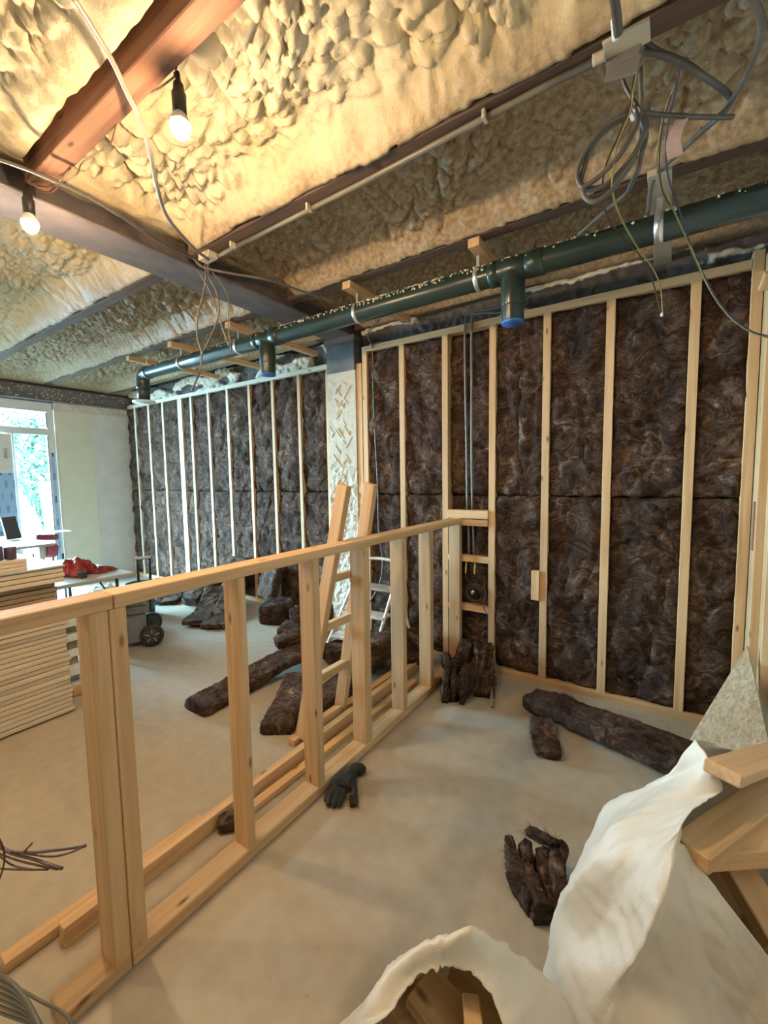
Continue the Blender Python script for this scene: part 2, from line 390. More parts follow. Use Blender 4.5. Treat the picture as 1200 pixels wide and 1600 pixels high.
# ------------------------------------------------------------------ room shell
X0, X1, YB = -7.1, 0.475, -2.2
def plane_box(name, x0, x1, y0, y1, z0, z1, m, label):
    o = bar(name, x0, x1, y0, y1, z0, z1, m, None, 0); return struct(o, label)
fl = mesh_from('floor', [(X0 - .1, YB - .1, 0), (X1 + .1, YB - .1, 0), (X1 + .1, 3.6, 0), (X0 - .1, 3.6, 0),
                         (X0 - .1, YB - .1, -.1), (X1 + .1, YB - .1, -.1), (X1 + .1, 3.6, -.1), (X0 - .1, 3.6, -.1)],
               [(0, 1, 2, 3), (7, 6, 5, 4), (0, 4, 5, 1), (1, 5, 6, 2), (2, 6, 7, 3), (3, 7, 4, 0)])
struct(link('floor', fl, FLOOR), 'beige cement screed floor with dust and wood chips')
plane_box('wall_back', X0, X1 + .1, YB - .1, YB, 0, 3.1, PLAS, 'plastered wall behind the viewer')
plane_box('wall_right', X1, X1 + .1, YB, 3.24, 0, 3.1, PLAS, 'wall behind the timbers at the right edge')
plane_box('wall_far_right', -2.36, X1 + .1, 3.215, 3.62, 0, 3.1, BLACK, 'black lined masonry behind the right hand stud frame')
plane_box('wall_far_left', X0 - .1, -2.365, 3.52, 3.62, 0, 3.1, MASON, 'dark masonry behind the left hand stud frame')
plane_box('ceiling', X0 - .1, X1 + .1, YB, 3.6, 3.06, 3.16, MASON, 'roof deck above the sprayed foam')
# window wall (x = -7.1): plastered pier beside the window, lintel, dark ring beam
plane_box('wall_left_head', X0 - .1, X0 - .01, 2.445, 3.52, 2.49, 3.1, MASON, 'dark masonry above the rendered pier')
plane_box('wall_left_pier', X0 - .1, X0, 2.91, 3.52, 0, 2.49, BOARDB, 'pale blue-grey rendered end of the window wall')
plane_box('wall_left_panel', X0 - .1, X0 + .006, 2.47, 2.91, 0, 2.49, BOARDG, 'pale green plasterboard beside the window')
plane_box('wall_left_reveal', X0 - .1, X0 + .012, 2.445, 2.47, 0, 2.49, PLAS, 'narrow white plaster reveal beside the window')
plane_box('wall_left_rear', X0 - .1, X0, YB, 0.5, 0, 3.1, PLAS, 'plaster wall at the rear side of the window')
plane_box('wall_left_lintel', X0 - .1, X0, 0.5, 2.445, 2.575, 3.1, MASON, 'dark lintel above the window')
def rough_strip(name, y0, y1, z0, z1, x, m, label, amp=0.012, thick=0.05):
    ny, nz = int((y1 - y0) / .02) + 1, max(3, int((z1 - z0) / .02) + 1)
    Y, Z = np.meshgrid(np.linspace(y0, y1, ny), np.linspace(z0, z1, nz))
    Xs = x + amp * fbm(Y * 14, Z * 14, 1.0, 5)
    Zs = Z + (Z > z1 - 1e-6) * 0.012 * fbm(Y * 12, Y * 0, 2.0, 3)
    V = np.stack([Xs, Y, Zs], -1).reshape(-1, 3); F = []
    for j in range(nz - 1):
        for i in range(ny - 1): a = j * ny + i; F.append((a, a + 1, a + ny + 1, a + ny))
    b = len(V); V = list(map(tuple, V)) + [(x - thick, y0, z0), (x - thick, y1, z0), (x - thick, y1, z1), (x - thick, y0, z1)]
    F.append((b + 3, b + 2, b + 1, b))
    F += [(0, b, b + 1, ny - 1), ((nz - 1) * ny, nz * ny - 1, b + 2, b + 3), (0, (nz - 1) * ny, b + 3, b), (ny - 1, b + 1, b + 2, nz * ny - 1)]
    o = link(name, mesh_from(name, V, F, False), m); return struct(o, label)
rough_strip('trim_1', 2.45, 3.5, 2.475, 2.6, X0 + .02, PLAS, 'rough grey mortar band above the plasterboard')

# ------------------------------------------------------------------ sprayed foam
JY = [0.0, 0.823, 1.585, 2.365, 3.165]
def foam_sheet():
    x = np.arange(-7.09, 0.47, 0.0115); y = np.arange(-0.75, 3.5, 0.0115)
    X, Y = np.meshgrid(x, y)
    wx = X + 0.05 * vnoise(X * 4, Y * 4, 0, 1) + 0.015 * vnoise(X * 14, Y * 14, 0, 2)
    wy = Y + 0.05 * vnoise(X * 4, Y * 4, 3.3, 4) + 0.015 * vnoise(X * 14, Y * 14, 5.1, 6)
    amp = np.clip(0.75 + 0.9 * vnoise(X * 1.7, Y * 1.7, 0, 9), 0.35, 1.4)
    def cells(sx, sy, sd):          # round lumps parted by sharp creases
        a, b = worley(wx * sx, wy * sy, sd, True); t = np.clip((b - a) * 1.5, 0, 1)
        return 0.65 * (1 - (1 - t) ** 2.2) + 0.35 * (1 - a * a)
    amp2 = np.clip(0.75 + 1.0 * vnoise(X * 2.3, Y * 2.3, 4.0, 19), 0.4, 1.4)
    z = 3.02 - 0.072 * amp * cells(8.5, 11, 11) - 0.044 * amp2 * cells(15, 19, 12) - 0.013 * cells(36, 42, 13) + 0.035 * vnoise(X * 1.3, Y * 1.8, 0, 20) - 0.012 * fbm(X * 6, Y * 6, 0, 23, 3)
    skin = np.zeros_like(z)
    wob = 0.012 * vnoise(X * 3, Y * 0, 0, 31) + 0.008 * vnoise(X * 9, Y * 0, 1, 32)
    for j, c in enumerate(JY):
        hw = 0.045
        dn = (c - hw) - Y + wob; df = Y - (c + hw) + wob       # near side and far side of each joist
        if j in (2, 3):     # foam climbs down the camera side of these joists and rolls over the edge
            k = np.exp(-(np.maximum(dn, 0) / 0.095) ** 2) * (dn > -hw)
            tgt = 2.800 + 0.02 * vnoise(X * 2.3, 0, 0, 40 + j) + 0.006 * vnoise(X * 30, Y * 30, 0, 7)
            near = dn > 0.0
            z = np.where(near, z * (1 - k) + tgt * k, z)
            z = np.where((dn <= 0.0) & (df <= 0), 2.83, z)
            s = np.exp(-(np.maximum(dn, 0) / 0.085) ** 2) * (0.85 + 0.6 * vnoise(X * 5, Y * 9, 0, 50))
            skin = np.maximum(skin, np.where(near, s, 1))
            kf = np.exp(-(np.maximum(df, 0) / 0.03) ** 2) * (df > 0)
            z = z * (1 - kf) + (2.90 + 0.01 * vnoise(X * 20, Y * 20)) * kf
        else:
            k = np.exp(-(np.maximum(np.maximum(dn, df), 0) / 0.06) ** 2)
            z = z * (1 - k) + (2.93 if j != 4 else 2.80) * k
            if j == 1:
                kn = np.exp(-(np.maximum(dn - .035, 0) / 0.13) ** 2) * np.clip((dn - .012) / .02, 0, 1); z = z * (1 - kn) + (2.835 + 0.012 * vnoise(X * 14, Y * 14, 0, 77)) * kn
            skin = np.maximum(skin, 0.5 * k if j != 4 else k)
    # roll over the steel beam
    bx = -2.525
    k = np.exp(-(np.maximum(np.abs(X - bx) - 0.15, 0) / 0.05) ** 2)
    z = z * (1 - k) + (2.915 + 0.012 * vnoise(X * 12, Y * 12, 0, 60)) * k; skin = np.maximum(skin, 0.4 * k)
    k = np.exp(-((X + 7.1) / 0.25) ** 2); z = z * (1 - k) + 2.80 * k
    ny, nx = X.shape
    V = np.stack([X, Y, z], -1).reshape(-1, 3).astype(np.float32)
    a = (np.arange(ny - 1)[:, None] * nx + np.arange(nx - 1)[None]).reshape(-1)
    F = np.stack([a, a + nx, a + nx + 1, a + 1], -1).astype(np.int32)
    me = bpy.data.meshes.new('ceiling_foam'); me.vertices.add(len(V)); me.vertices.foreach_set('co', V.reshape(-1))
    me.loops.add(F.size); me.loops.foreach_set('vertex_index', F.reshape(-1))
    me.polygons.add(len(F)); me.polygons.foreach_set('loop_start', np.arange(0, F.size, 4, dtype=np.int32))
    me.polygons.foreach_set('use_smooth', np.ones(len(F), dtype=bool)); me.update(calc_edges=True)
    at = me.attributes.new('skin', 'FLOAT', 'POINT'); at.data.foreach_set('value', np.clip(skin, 0, 1).reshape(-1).astype(np.float32))
    o = link('ceiling_foam', me, FOAM); struct(o, 'lumpy cream sprayed foam between the joists')
foam_sheet()

# joists and steel
def joist(x0, x1, c, hw, m, label, z0=2.80):
    o = bar('ceiling_joist', x0, x1, c - hw, c + hw, z0, 3.0, m, None, 0.004); tag(o, label, 'joist', 'timber ceiling joists'); return o
joist(-2.385, 0.47, 0.823, 0.042, REDW, 'bare reddish timber joist holding the hanging bulb')
joist(-2.385, 0.47, 1.585, 0.040, JOIW, 'foam-coated dark joist carrying the long grey conduit')
joist(-2.385, 0.47, 2.365, 0.040, JOIW, 'dark joist just in front of the green pipe, right of the steel beam')
joist(-2.385, 0.47, 3.165, 0.040, JOIW, 'dark joist above the right hand stud frame')
joist(-7.0, -2.665, 1.585, 0.040, JOIW, 'grey dusty joist crossing the far ceiling left of the steel beam')
joist(-7.0, -2.665, 2.365, 0.040, JOIW, 'dusty joist nearest the green pipe, left of the steel beam')
joist(-7.0, -2.665, 3.165, 0.040, JOIW, 'dusty joist above the left hand stud frame')
sb = thing('steel_beam', 'dark steel beam running from the left edge to the plastered column', 'steel beam', (-2.525, 1.3, 2.75))
bar('bottom_flange', -2.665, -2.385, -2.1, 3.46, 2.75, 2.765, STEEL, sb, 0.003)
bar('web', -2.535, -2.515, -2.1, 3.46, 2.765, 2.95, STEEL, sb, 0)
rb = thing('edge_beam', 'dark speckled edge beam above the window', 'steel beam', (-7.0, 1.5, 2.6))
bar('beam_face', -7.09, -7.02, -0.9, 3.45, 2.60, 2.77, STEEL, rb, 0.003)
bar('lower_flange', -7.09, -6.99, -0.9, 3.45, 2.585, 2.60, STEEL, rb, 0.002)

# column between the frames
cl = thing('masonry_column', 'cream plastered column with adhesive ridges between the two stud frames', 'column', (-2.52, 3.3, 0))
def column_shaft():
    ny = 56; nz = 420
    x0, x1, yf, yb, z1 = -2.68, -2.36, 3.09, 3.5, 2.45
    Xg, Z = np.meshgrid(np.linspace(x0, x1, ny), np.linspace(0, z1, nz))
    Y = yf + 0 * Xg
    r = np.random.RandomState(4)
    for k in range(46):      # daubs of adhesive, each a slanted ridge
        cx = r.uniform(x0 + .02, x1 - .08); cz = r.uniform(1.15, 2.36); L = r.uniform(.02, .07); sgn = -1 if r.rand() < .7 else 1
        dx, dz = 0.6, sgn * 0.8; t = (Xg - cx) * dx + (Z - cz) * dz; d = -(Xg - cx) * dz + (Z - cz) * dx
        Y = Y - 0.008 * np.exp(-(d / .005) ** 2) * np.clip((L - np.abs(t)) / .02, 0, 1)
    Y = Y - 0.010 * fbm(Xg * 16, Z * 16, 0, 3) * (Z < 1.6) - 0.003 * fbm(Xg * 20, Z * 20, 0, 6)
    V = np.stack([Xg, Y, Z], -1).reshape(-1, 3); F = []
    for j in range(nz - 1):
        for i in range(ny - 1): a = j * ny + i; F.append((a, a + 1, a + ny + 1, a + ny))
    V = list(map(tuple, V)); b = len(V)
    for j in range(nz):
        z = j / (nz - 1) * z1; V += [(x0, yb, z), (x1, yb, z)]
    for j in range(nz - 1):
        F.append((j * ny, (j + 1) * ny, b + 2 * j + 2, b + 2 * j)); F.append((j * ny + ny - 1, b + 2 * j + 1, b + 2 * j + 3, (j + 1) * ny + ny - 1))
    return mesh_from('plastered_shaft', V, F, False)
link('plastered_shaft', column_shaft(), simple('cream_plaster', (0.50, 0.46, 0.37), (0.58, 0.54, 0.45), 3, rough=0.9, bs=0.3, bd=0.01, bscale=30), cl)
bar('dark_head', -2.685, -2.365, 3.085, 3.5, 2.45, 2.70, simple('bitumen_grey', (0.09, 0.09, 0.10), (0.16, 0.155, 0.15), 6, rough=0.45, bs=0.3), cl, 0.003)
bar('head_plate', -2.70, -2.35, 3.07, 3.5, 2.70, 2.75, STEEL, cl, 0.003)
bar('timber_strip', -2.355, -2.30, 3.10, 3.14, 0, 2.50, PINE, cl)

# ------------------------------------------------------------------ glass wool batts
def batt_mesh(name, x0, x1, z0, z1, yf, yb, seed, slump=0.0):
    nx = max(8, int((x1 - x0) / .014)); nz = int((z1 - z0) / .016)
    u, w = np.meshgrid(np.linspace(0, 1, nx), np.linspace(0, 1, nz))
    X = x0 + (x1 - x0) * u; Z = z0 + (z1 - z0) * w
    eu = np.minimum(u, 1 - u) * (x1 - x0); ew = np.minimum(w, 1 - w) * (z1 - z0)
    edge = np.exp(-(eu / .018) ** 2); edgez = np.exp(-(ew / .014) ** 2)
    rag = 0.008 * fbm(Z * 9, 0 * Z, seed, seed, 4)
    Y = yf - 0.030 * fbm(X * 5, Z * 5, seed * 3.1, seed, 5) * (1 - edge * .5) + 0.022 * edge * (0.45 + 1.5 * vnoise(Z * 6, u * 3, seed, 8)) + 0.02 * edgez
    crease = np.abs(vnoise(X * 7, Z * 4, seed * 1.7, 5)); Y = Y + 0.018 * np.exp(-(crease / .05) ** 2)
    X = X + np.where(u < .5, -1, 1) * edge * (0.004 + rag)
    Z = Z + np.where(w < .5, -1, 1) * edgez * 0.012 * vnoise(X * 14, 0, seed)
    c = np.array([(x0 + x1) / 2, (yf + yb) / 2, (z0 + z1) / 2])
    V = (np.stack([X, Y, Z], -1).reshape(-1, 3) - c); F = []
    for j in range(nz - 1):
        for i in range(nx - 1): a = j * nx + i; F.append((a, a + 1, a + nx + 1, a + nx))
    loop = [i for i in range(nx)] + [j * nx + nx - 1 for j in range(1, nz)] + [(nz - 1) * nx + i for i in range(nx - 2, -1, -1)] + [j * nx for j in range(nz - 2, 0, -1)]
    V = list(map(tuple, V)); b = len(V)
    for k in loop: V.append((V[k][0], yb - c[1], V[k][2]))
    L = len(loop)
    for k in range(L): F.append((loop[k], b + k, b + (k + 1) % L, loop[(k + 1) % L]))
    F.append(tuple(b + k for k in range(L)))
    return mesh_from(name, V, F, True), c
ORD = ['first', 'second', 'third', 'fourth', 'fifth', 'sixth', 'seventh', 'eighth', 'ninth', 'tenth', 'eleventh', 'twelfth']
def batt(x0, x1, z0, z1, yf, yb, seed, label, group):
    me, c = batt_mesh('insulation_batt', x0, x1, z0, z1, yf, yb, seed)
    o = link('insulation_batt', me, WOOL); o.location = c; tag(o, label, 'insulation', group); return o

# right-hand stud frame
YR = 3.064
fr = thing('stud_frame', 'tall pine stud frame packed with brown wool on the right hand wall', 'stud frame', (-0.9, 3.1, 0))
bar('top_plate', -2.265, 0.32, YR, 3.155, 2.573, 2.62, PINE, fr)
bar('bottom_plate', -2.265, 0.37, YR, 3.155, 0, 0.047, PINE, fr)
RX = [-2.238, -1.863, -1.474, -1.096, -0.721, -0.343, 0.083, 0.347]
for i, x in enumerate(RX):
    bar('stud', x - .0245, x + .0245, YR, 3.155, 0.047, 2.573 if i < 7 else 2.66, PINE, fr)
for z0, z1, yf in ((1.172, 1.236, 3.05), (0.835, 0.885, YR), (0.45, 0.495, YR)):
    bar('nogging', -1.4495, -1.1205, yf, 3.13, z0, z1, PINE, fr)
bar('nogging', -1.328, -1.1205, 3.045, 3.09, 1.118, 1.166, PINE, fr)
bar('block', -0.80, -0.746, 3.05, 3.10, 0.612, 0.822, PINE, fr)
for i in range(7):
    a, b_ = RX[i] + .0245, RX[i + 1] - .0245
    nm = 'wool batt in the %s bay right of the column' % ORD[i]
    if i == 3:
        m_ = a + (b_ - a) * .52
        batt(a, m_, 1.352, 2.573, 3.082, 3.17, 30, 'upper left brown ' + nm, 'batts in the right hand stud frame')
        batt(m_, b_, 1.352, 2.573, 3.076, 3.17, 31, 'upper right brown ' + nm, 'batts in the right hand stud frame')
        batt(a, b_, 0.047, 1.346, 3.082, 3.17, 32, 'lower brown ' + nm, 'batts in the right hand stud frame')
    elif i == 2:
        batt(a, b_, 1.352, 2.573, 3.115, 3.17, 33, 'upper brown ' + nm, 'batts in the right hand stud frame')
        batt(a, b_, 0.047, 1.346, 3.135, 3.175, 34, 'lower brown ' + nm + ', behind the crosspieces', 'batts in the right hand stud frame')
    else:
        batt(a, b_, 1.352, 2.573, 3.080, 3.17, 10 + i, 'upper brown ' + nm, 'batts in the right hand stud frame')
        batt(a, b_, 0.047, 1.346, 3.080, 3.17, 20 + i, 'lower brown ' + nm, 'batts in the right hand stud frame')

# left-hand stud frame
YL = 3.38
fr2 = thing('stud_frame', 'long pale stud frame packed with brown wool on the far left wall', 'stud frame', (-5.0, 3.42, 0))
bar('top_plate', -7.07, -2.92, YL, 3.47, 2.60, 2.648, PINEW, fr2)
bar('bottom_plate', -7.07, -2.92, YL, 3.47, 0, 0.047, PINE, fr2)
LX = [-6.80, -6.41, -6.03, -5.60, -5.34, -4.96, -4.57, -4.16, -3.76, -3.35, -2.945]
for i, x in enumerate(LX):
    if i == 3:
        bar('stud', x - .048, x - .002, YL, 3.47, 0.047, 2.60, PINEW, fr2); bar('stud', x + .002, x + .048, YL, 3.47, 0.047, 2.60, PINEW, fr2)
    else: bar('stud', x - .021, x + .021, YL, 3.47, 0.047, 2.60, PINEW if i < 7 else PINE, fr2)
ed = [-7.07] + LX
for i in range(11):
    a, b_ = ed[i] + (.021 if i else 0), ed[i + 1] - .021
    if i == 3: b_ -= .025
    if i == 4: a += .025
    k = 10 - i
    nm = 'brown wool batt in the %s bay left of the column' % ORD[k]
    batt(a, b_, 1.352, 2.60, 3.398, 3.49, 50 + i, 'upper ' + nm, 'batts in the left hand stud frame')
    batt(a, b_, 0.047, 1.346, 3.398, 3.49, 70 + i, 'lower ' + nm, 'batts in the left hand stud frame')

# timbers closing the right edge
tr = thing('corner_timbers', 'pine timbers standing against the right edge beside the tall stud frame', 'timber frame', (0.42, 2.95, 0))
bar('narrow_stud', 0.374, 0.394, 2.975, 3.06, 0, 2.62, PINE, tr)
bar('wide_stud', 0.372, 0.420, 2.90, 2.97, 0, 2.46, PINE, tr)
bar('wide_stud', 0.408, 0.470, 2.80, 2.895, 0, 2.40, PINE, tr)
bar('wide_stud', 0.425, 0.472, 2.45, 2.55, 0, 2.6, PINE, tr)
bar('brown_block', 0.365, 0.372, 2.93, 2.972, 1.08, 1.34, REDW, tr)
o = beam2('angled_offcut', (0.372, 2.9, 2.479), (0.355, 2.95, 2.418), .04, .04, PINE, tr)

# ------------------------------------------------------------------ half-height partition
pw = thing('half_height_partition', 'waist-high open pine stud partition crossing the room', 'partition frame', (-1.375, 1.6, 0))
XA, XB = -1.42, -1.33
bar('top_rail', XA, XB, -0.35, 0.568, 1.130, 1.172, PINE, pw, .003)
bar('top_rail', XA, XB, 0.571, 3.062, 1.130, 1.172, PINE, pw, .003)
bar('bottom_plate', XA, XB, 0.372, 0.553, 0, 0.045, PINE, pw, .003)
bar('bottom_plate', XA, XB, 0.556, 3.062, 0, 0.045, PINE, pw, .003)
for y0, y1 in ((.505, .5535), (.5555, .603), (.995, 1.030), (1.396, 1.442), (1.776, 1.836), (2.172, 2.216), (2.531, 2.577), (3.015, 3.060)):
    bar('stud', XA, XB, y0, y1, .045, 1.13, PINE, pw, .003)

# loose timbers lying behind the partition
def plank(p0, p1, w, h, label, m=PINE):
    o = beam2('loose_batten', p0, p1, w, h, m, None, side=(1, 0, 0)); tag(o, label, 'timber', 'loose battens behind the partition'); return o
plank((-1.59, 0.46, 0.036), (-1.60, 2.95, 0.036), .042, .070, 'long pine batten on edge just behind the waist-high partition')
plank((-1.662, 0.33, 0.02), (-1.645, 1.0, 0.02), .05, .035, 'short flat batten poking out nearest the grey cable bundle')
plank((-1.53, 1.05, 0.017), (-1.50, 2.60, 0.017), .045, .030, 'thin flat batten between partition plate and long batten')
plank((-1.725, 1.60, 0.02), (-1.69, 2.70, 0.02), .05, .036, 'flat batten by the foot of the leaning wooden ladder')

# ------------------------------------------------------------------ leaning wooden ladder
ld = thing('wooden_ladder', 'home-made pine ladder leaning on the waist-high partition', 'ladder', (-1.7, 1.9, 0))
fR, fL = Vector((-1.70, 2.00, 0.03)), Vector((-1.70, 1.66, 0.03))
tR, tL = Vector((-1.42, 2.002, 1.46)) , Vector((-1.42, 1.748, 1.466))
tR.x = -1.46; tL.x = -1.46
tR = Vector((-1.37, 1.913, 1.458)); tL = Vector((-1.37, 1.676, 1.464))
bRr = Vector((-1.455, 1.953, 1.146)); bLr = Vector((-1.455, 1.695, 1.146))
beam2('ladder_rail', fR, fR + (bRr - fR) * ((1.47) / (bRr.z)), .07, .042, PINE, ld, side=(1, 0, 0.25))
beam2('ladder_rail', fL, fL + (bLr - fL) * ((1.47) / (bLr.z)), .07, .042, PINE, ld, side=(1, 0, 0.25))
for t in (0.015, .30, .58, .83):
    a = fL.lerp(bLr, t); b_ = fR.lerp(bRr, t)
    beam2('rung', a + Vector((0, .022, 0)), b_ - Vector((0, .022, 0)), .065, .040, PINE, ld, side=(1, 0, .25))

# ------------------------------------------------------------------ aluminium step ladder
al = thing('step_ladder', 'paint-spotted aluminium step ladder standing by the column', 'step ladder', (-2.1, 2.75, 0))
aR0, aR1 = Vector((-1.93, 2.66, 0.01)), Vector((-1.78, 2.84, 0.74)); aL0, aL1 = Vector((-2.40, 2.62, 0.01)), Vector((-2.14, 2.82, 0.74))
tube('front_hoop', [aR0, aR0.lerp(aR1, .6), aR1, aR1 + Vector((-.02, .01, .06)), (-1.84, 2.86, .825), (-2.0, 2.85, .83), aL1 + Vector((.05, .01, .07)), aL1, aL0.lerp(aL1, .6), aL0], .014, ALU, al, n=5)
tube('rear_leg', [aR1 + Vector((0, .02, -.1)), (-1.72, 3.0, 0.01)], .010, ALU, al)
tube('rear_leg', [aL1 + Vector((0, .02, -.1)), (-2.22, 3.02, 0.01)], .010, ALU, al)
tube('rear_brace', [(-1.735, 2.97, .12), (-2.20, 2.99, .12)], .008, ALU, al)
for t in (.22, .50, .80):
    a = aR0.lerp(aR1, t); b_ = aL0.lerp(aL1, t)
    beam2('tread', b_ + Vector((0, .04, 0)), a + Vector((0, .04, 0)), .13, .022, ALU if t < .7 else simple('dirty_tread', (0.45, 0.42, 0.35), (0.25, 0.22, 0.18), 12), al, side=(0, 1, 0))

# ------------------------------------------------------------------ loose glass wool
def slab(label, path, w, th, seed, group='loose wool lying on the floor', rough=1.0, taper=1.0, name='wool_slab', ridge=0.0):
    P = spline(path, 10); n = len(P); seg = 48
    V = []; NR = []
    rings = []
    m_ = max(2, int(sum((P[i + 1] - P[i]).length for i in range(n - 1)) / .013))
    # resample
    L = [0]
    for i in range(n - 1): L.append(L[-1] + (P[i + 1] - P[i]).length)
    pts = []
    for k in range(m_ + 1):
        s = L[-1] * k / m_; i = max(j for j in range(n) if L[j] <= s + 1e-9); i = min(i, n - 2)
        t = (s - L[i]) / max(1e-9, L[i + 1] - L[i]); pts.append(P[i].lerp(P[i + 1], t))
    for k, p in enumerate(pts):
        tg = (pts[min(k + 1, m_)] - pts[max(k - 1, 0)]).normalized()
        sd = tg.cross(Vector((0, 0, 1)));
        sd = sd.normalized() if sd.length > .2 else Vector((1, 0, 0)); up = sd.cross(tg).normalized()
        f = k / m_; e = min(f, 1 - f) * L[-1]; sh = 1 - 0.10 * math.exp(-(e / .015) ** 2); sh *= (1 + (taper - 1) * f)
        for q in range(seg):        # rectangle walked at an even pace, corners slightly eased
            u_ = (q + .5) / seg * 2 * (w + th)
            if u_ < th: cx, cy, nn = 1, u_ / th * 2 - 1, sd
            elif u_ < th + w: cx, cy, nn = 1 - (u_ - th) / w * 2, 1, up
            elif u_ < 2 * th + w: cx, cy, nn = -1, 1 - (u_ - th - w) / th * 2, -sd
            else: cx, cy, nn = (u_ - 2 * th - w) / w * 2 - 1, -1, -up
            es = 1 - .07 * abs(cx) ** 6 * abs(cy) ** 6
            V.append(p + sd * (cx * w / 2 * sh * es) + up * (cy * th / 2 * sh * es)); NR.append(tuple(nn))
    V = np.array([tuple(v) for v in V]); C0 = V.mean(0)
    d = np.array(NR)
    hN = 0.015 * fbm(V[:, 0] * 6, V[:, 1] * 6, V[:, 2] * 6, seed, 2) + 0.007 * fbm(V[:, 0] * 34, V[:, 1] * 34, V[:, 2] * 60, seed + 9, 3)
    if ridge:
        ph = np.tile(np.arange(seg) / seg * 2 * np.pi, m_ + 1); hN = hN + ridge * np.cos(ph * 6 + 3 * vnoise(V[:, 0] * 7, V[:, 1] * 7, V[:, 2] * 7, seed)) * np.sign(np.sin(ph * 2) + 2)
    V = V + d * (hN * rough)[:, None]
    ends = np.zeros(len(V)); ends[:seg] = -1; ends[-seg:] = 1
    V[:, 2] = np.maximum(V[:, 2], 0.002)
    F = []
    for i in range(m_):
        for q in range(seg): F.append((i * seg + q, i * seg + (q + 1) % seg, (i + 1) * seg + (q + 1) % seg, (i + 1) * seg + q))
    Vl = list(map(tuple, V)); b = len(Vl)
    for base, off in ((0, -1), (m_ * seg, 1)):      # ragged ends
        cc = np.mean(V[base:base + seg], 0); ring = []
        for q in range(seg): v = V[base + q] * .5 + cc * .5; v = v + 0.012 * vnoise(v[0] * 60, v[1] * 60, v[2] * 60, 3); ring.append(len(Vl)); Vl.append(tuple(v))
        Vl.append(tuple(cc)); ci = len(Vl) - 1
        for q in range(seg):
            q2 = (q + 1) % seg
            if off < 0: F.append((base + q2, base + q, ring[q], ring[q2])); F.append((ring[q2], ring[q], ci))
            else: F.append((base + q, base + q2, ring[q2], ring[q])); F.append((ring[q], ring[q2], ci))
    # wispy fibres standing off the surface
    rs = np.random.RandomState(seed)
    Vw, Fw = [], []
    cnt = int(900 * max(.3, L[-1]))
    for k in range(cnt):
        i = rs.randint(0, len(V)); p0 = Vector(V[i]); nn = Vector(d[i])
        if p0.z < .01 and nn.z < 0: continue
        dr = (nn * .4 + Vector(rs.normal(0, 1, 3)).normalized()).normalized(); ln = rs.uniform(.010, .032)
        sdv = dr.orthogonal().normalized() * .0006; bend = Vector(rs.normal(0, .012, 3)); bb = len(Vw)
        for t_ in (0, .5, 1):
            q_ = p0 - nn * .006 + dr * ln * t_ + bend * t_ * t_; q_.z = max(q_.z, .003)
            Vw += [tuple(q_ - sdv * (1 - t_ * .6)), tuple(q_ + sdv * (1 - t_ * .6))]
        Fw += [(bb, bb + 1, bb + 3, bb + 2), (bb + 2, bb + 3, bb + 5, bb + 4)]
    b = len(Vl); Vl += Vw; F += [tuple(i + b for i in q) for q in Fw]
    Vl = [(v[0] - C0[0], v[1] - C0[1], v[2] - C0[2]) for v in Vl]
    o = link(name, mesh_from(name, Vl, F, True), WOOL); o.location = C0; tag(o, label, 'insulation', group); return o

slab('long brown wool strip lying before the tall stud frame', [(-0.72, 2.74, .055), (-0.45, 2.67, .06), (-0.10, 2.58, .065), (0.13, 2.52, .06)], .20, .075, 101, taper=1.35)
slab('short brown wool piece tucked under the strip before the tall stud frame', [(-0.60, 2.56, .03), (-0.49, 2.24, .03)], .14, .045, 102)
def fold_clump(label, base, vec, n, w, hgt, seed):
    """several ragged upright sheets of wool folded against one another, as one mesh"""
    rs = np.random.RandomState(seed); V, F = [], []; base = Vector(base); vec = Vector(vec); sd = Vector((vec.y, -vec.x, 0)).normalized()
    obs = []
    for k in range(n):
        f = (k - (n - 1) / 2) / max(1, n - 1); o_ = sd * f * w
        a = base + o_ * rs.uniform(.5, .9) + vec * rs.uniform(0, .12); e = base + o_ * rs.uniform(1.0, 1.3) + vec * rs.uniform(.8, 1.05); md = (a + e) / 2 + sd * rs.uniform(-.02, .02)
        h = hgt * rs.uniform(.6, 1.0)
        obs.append(slab('x', [(a.x, a.y, h * .40), (md.x, md.y, h * .5), (e.x, e.y, h * .55)], w / n * 1.15, h, seed * 10 + k, rough=1.7))
    for o in obs:
        b = len(V); V += [tuple(v.co + o.location) for v in o.data.vertices]; F += [tuple(i + b for i in p.vertices) for p in o.data.polygons]
        me = o.data; bpy.data.objects.remove(o); bpy.data.meshes.remove(me)
    c = base; V = [(v[0] - c.x, v[1] - c.y, v[2]) for v in V]
    o = link('wool_slab', mesh_from('wool_slab', V, F, True), WOOL); o.location = (c.x, c.y, 0); tag(o, label, 'insulation', 'loose wool lying on the floor'); return o
fold_clump('dark crumpled wool clump standing left of the white sacks', (-.285, 1.37, 0), (-.115, .24, 0), 4, .15, .13, 31)
slab('small folded wool flap on top of the crumpled clump by the sacks', [(-0.42, 1.60, .115), (-0.31, 1.565, .135)], .045, .03, 104, rough=.9)
fold_clump('upright curled wool piece at the end of the partition', (-1.13, 2.46, 0), (-.14, .36, 0), 3, .13, .22, 32)
slab('dark wool lump lying between the partition and the tall stud frame', [(-1.28, 2.90, .06), (-1.24, 2.98, .24)], .14, .06, 115, rough=1.2)
slab('tattered wool piece leaning on the frame left of the short stick', [(-1.00, 2.66, .02), (-1.06, 2.85, .12), (-1.13, 2.99, .24)], .11, .07, 106, rough=1.5, ridge=.012)
slab('long brown wool strip lying slantwise on the floor behind the partition', [(-2.50, 1.50, .036), (-2.50, 1.85, .045), (-2.44, 2.30, .11), (-2.40, 2.52, .10)], .23, .07, 107)
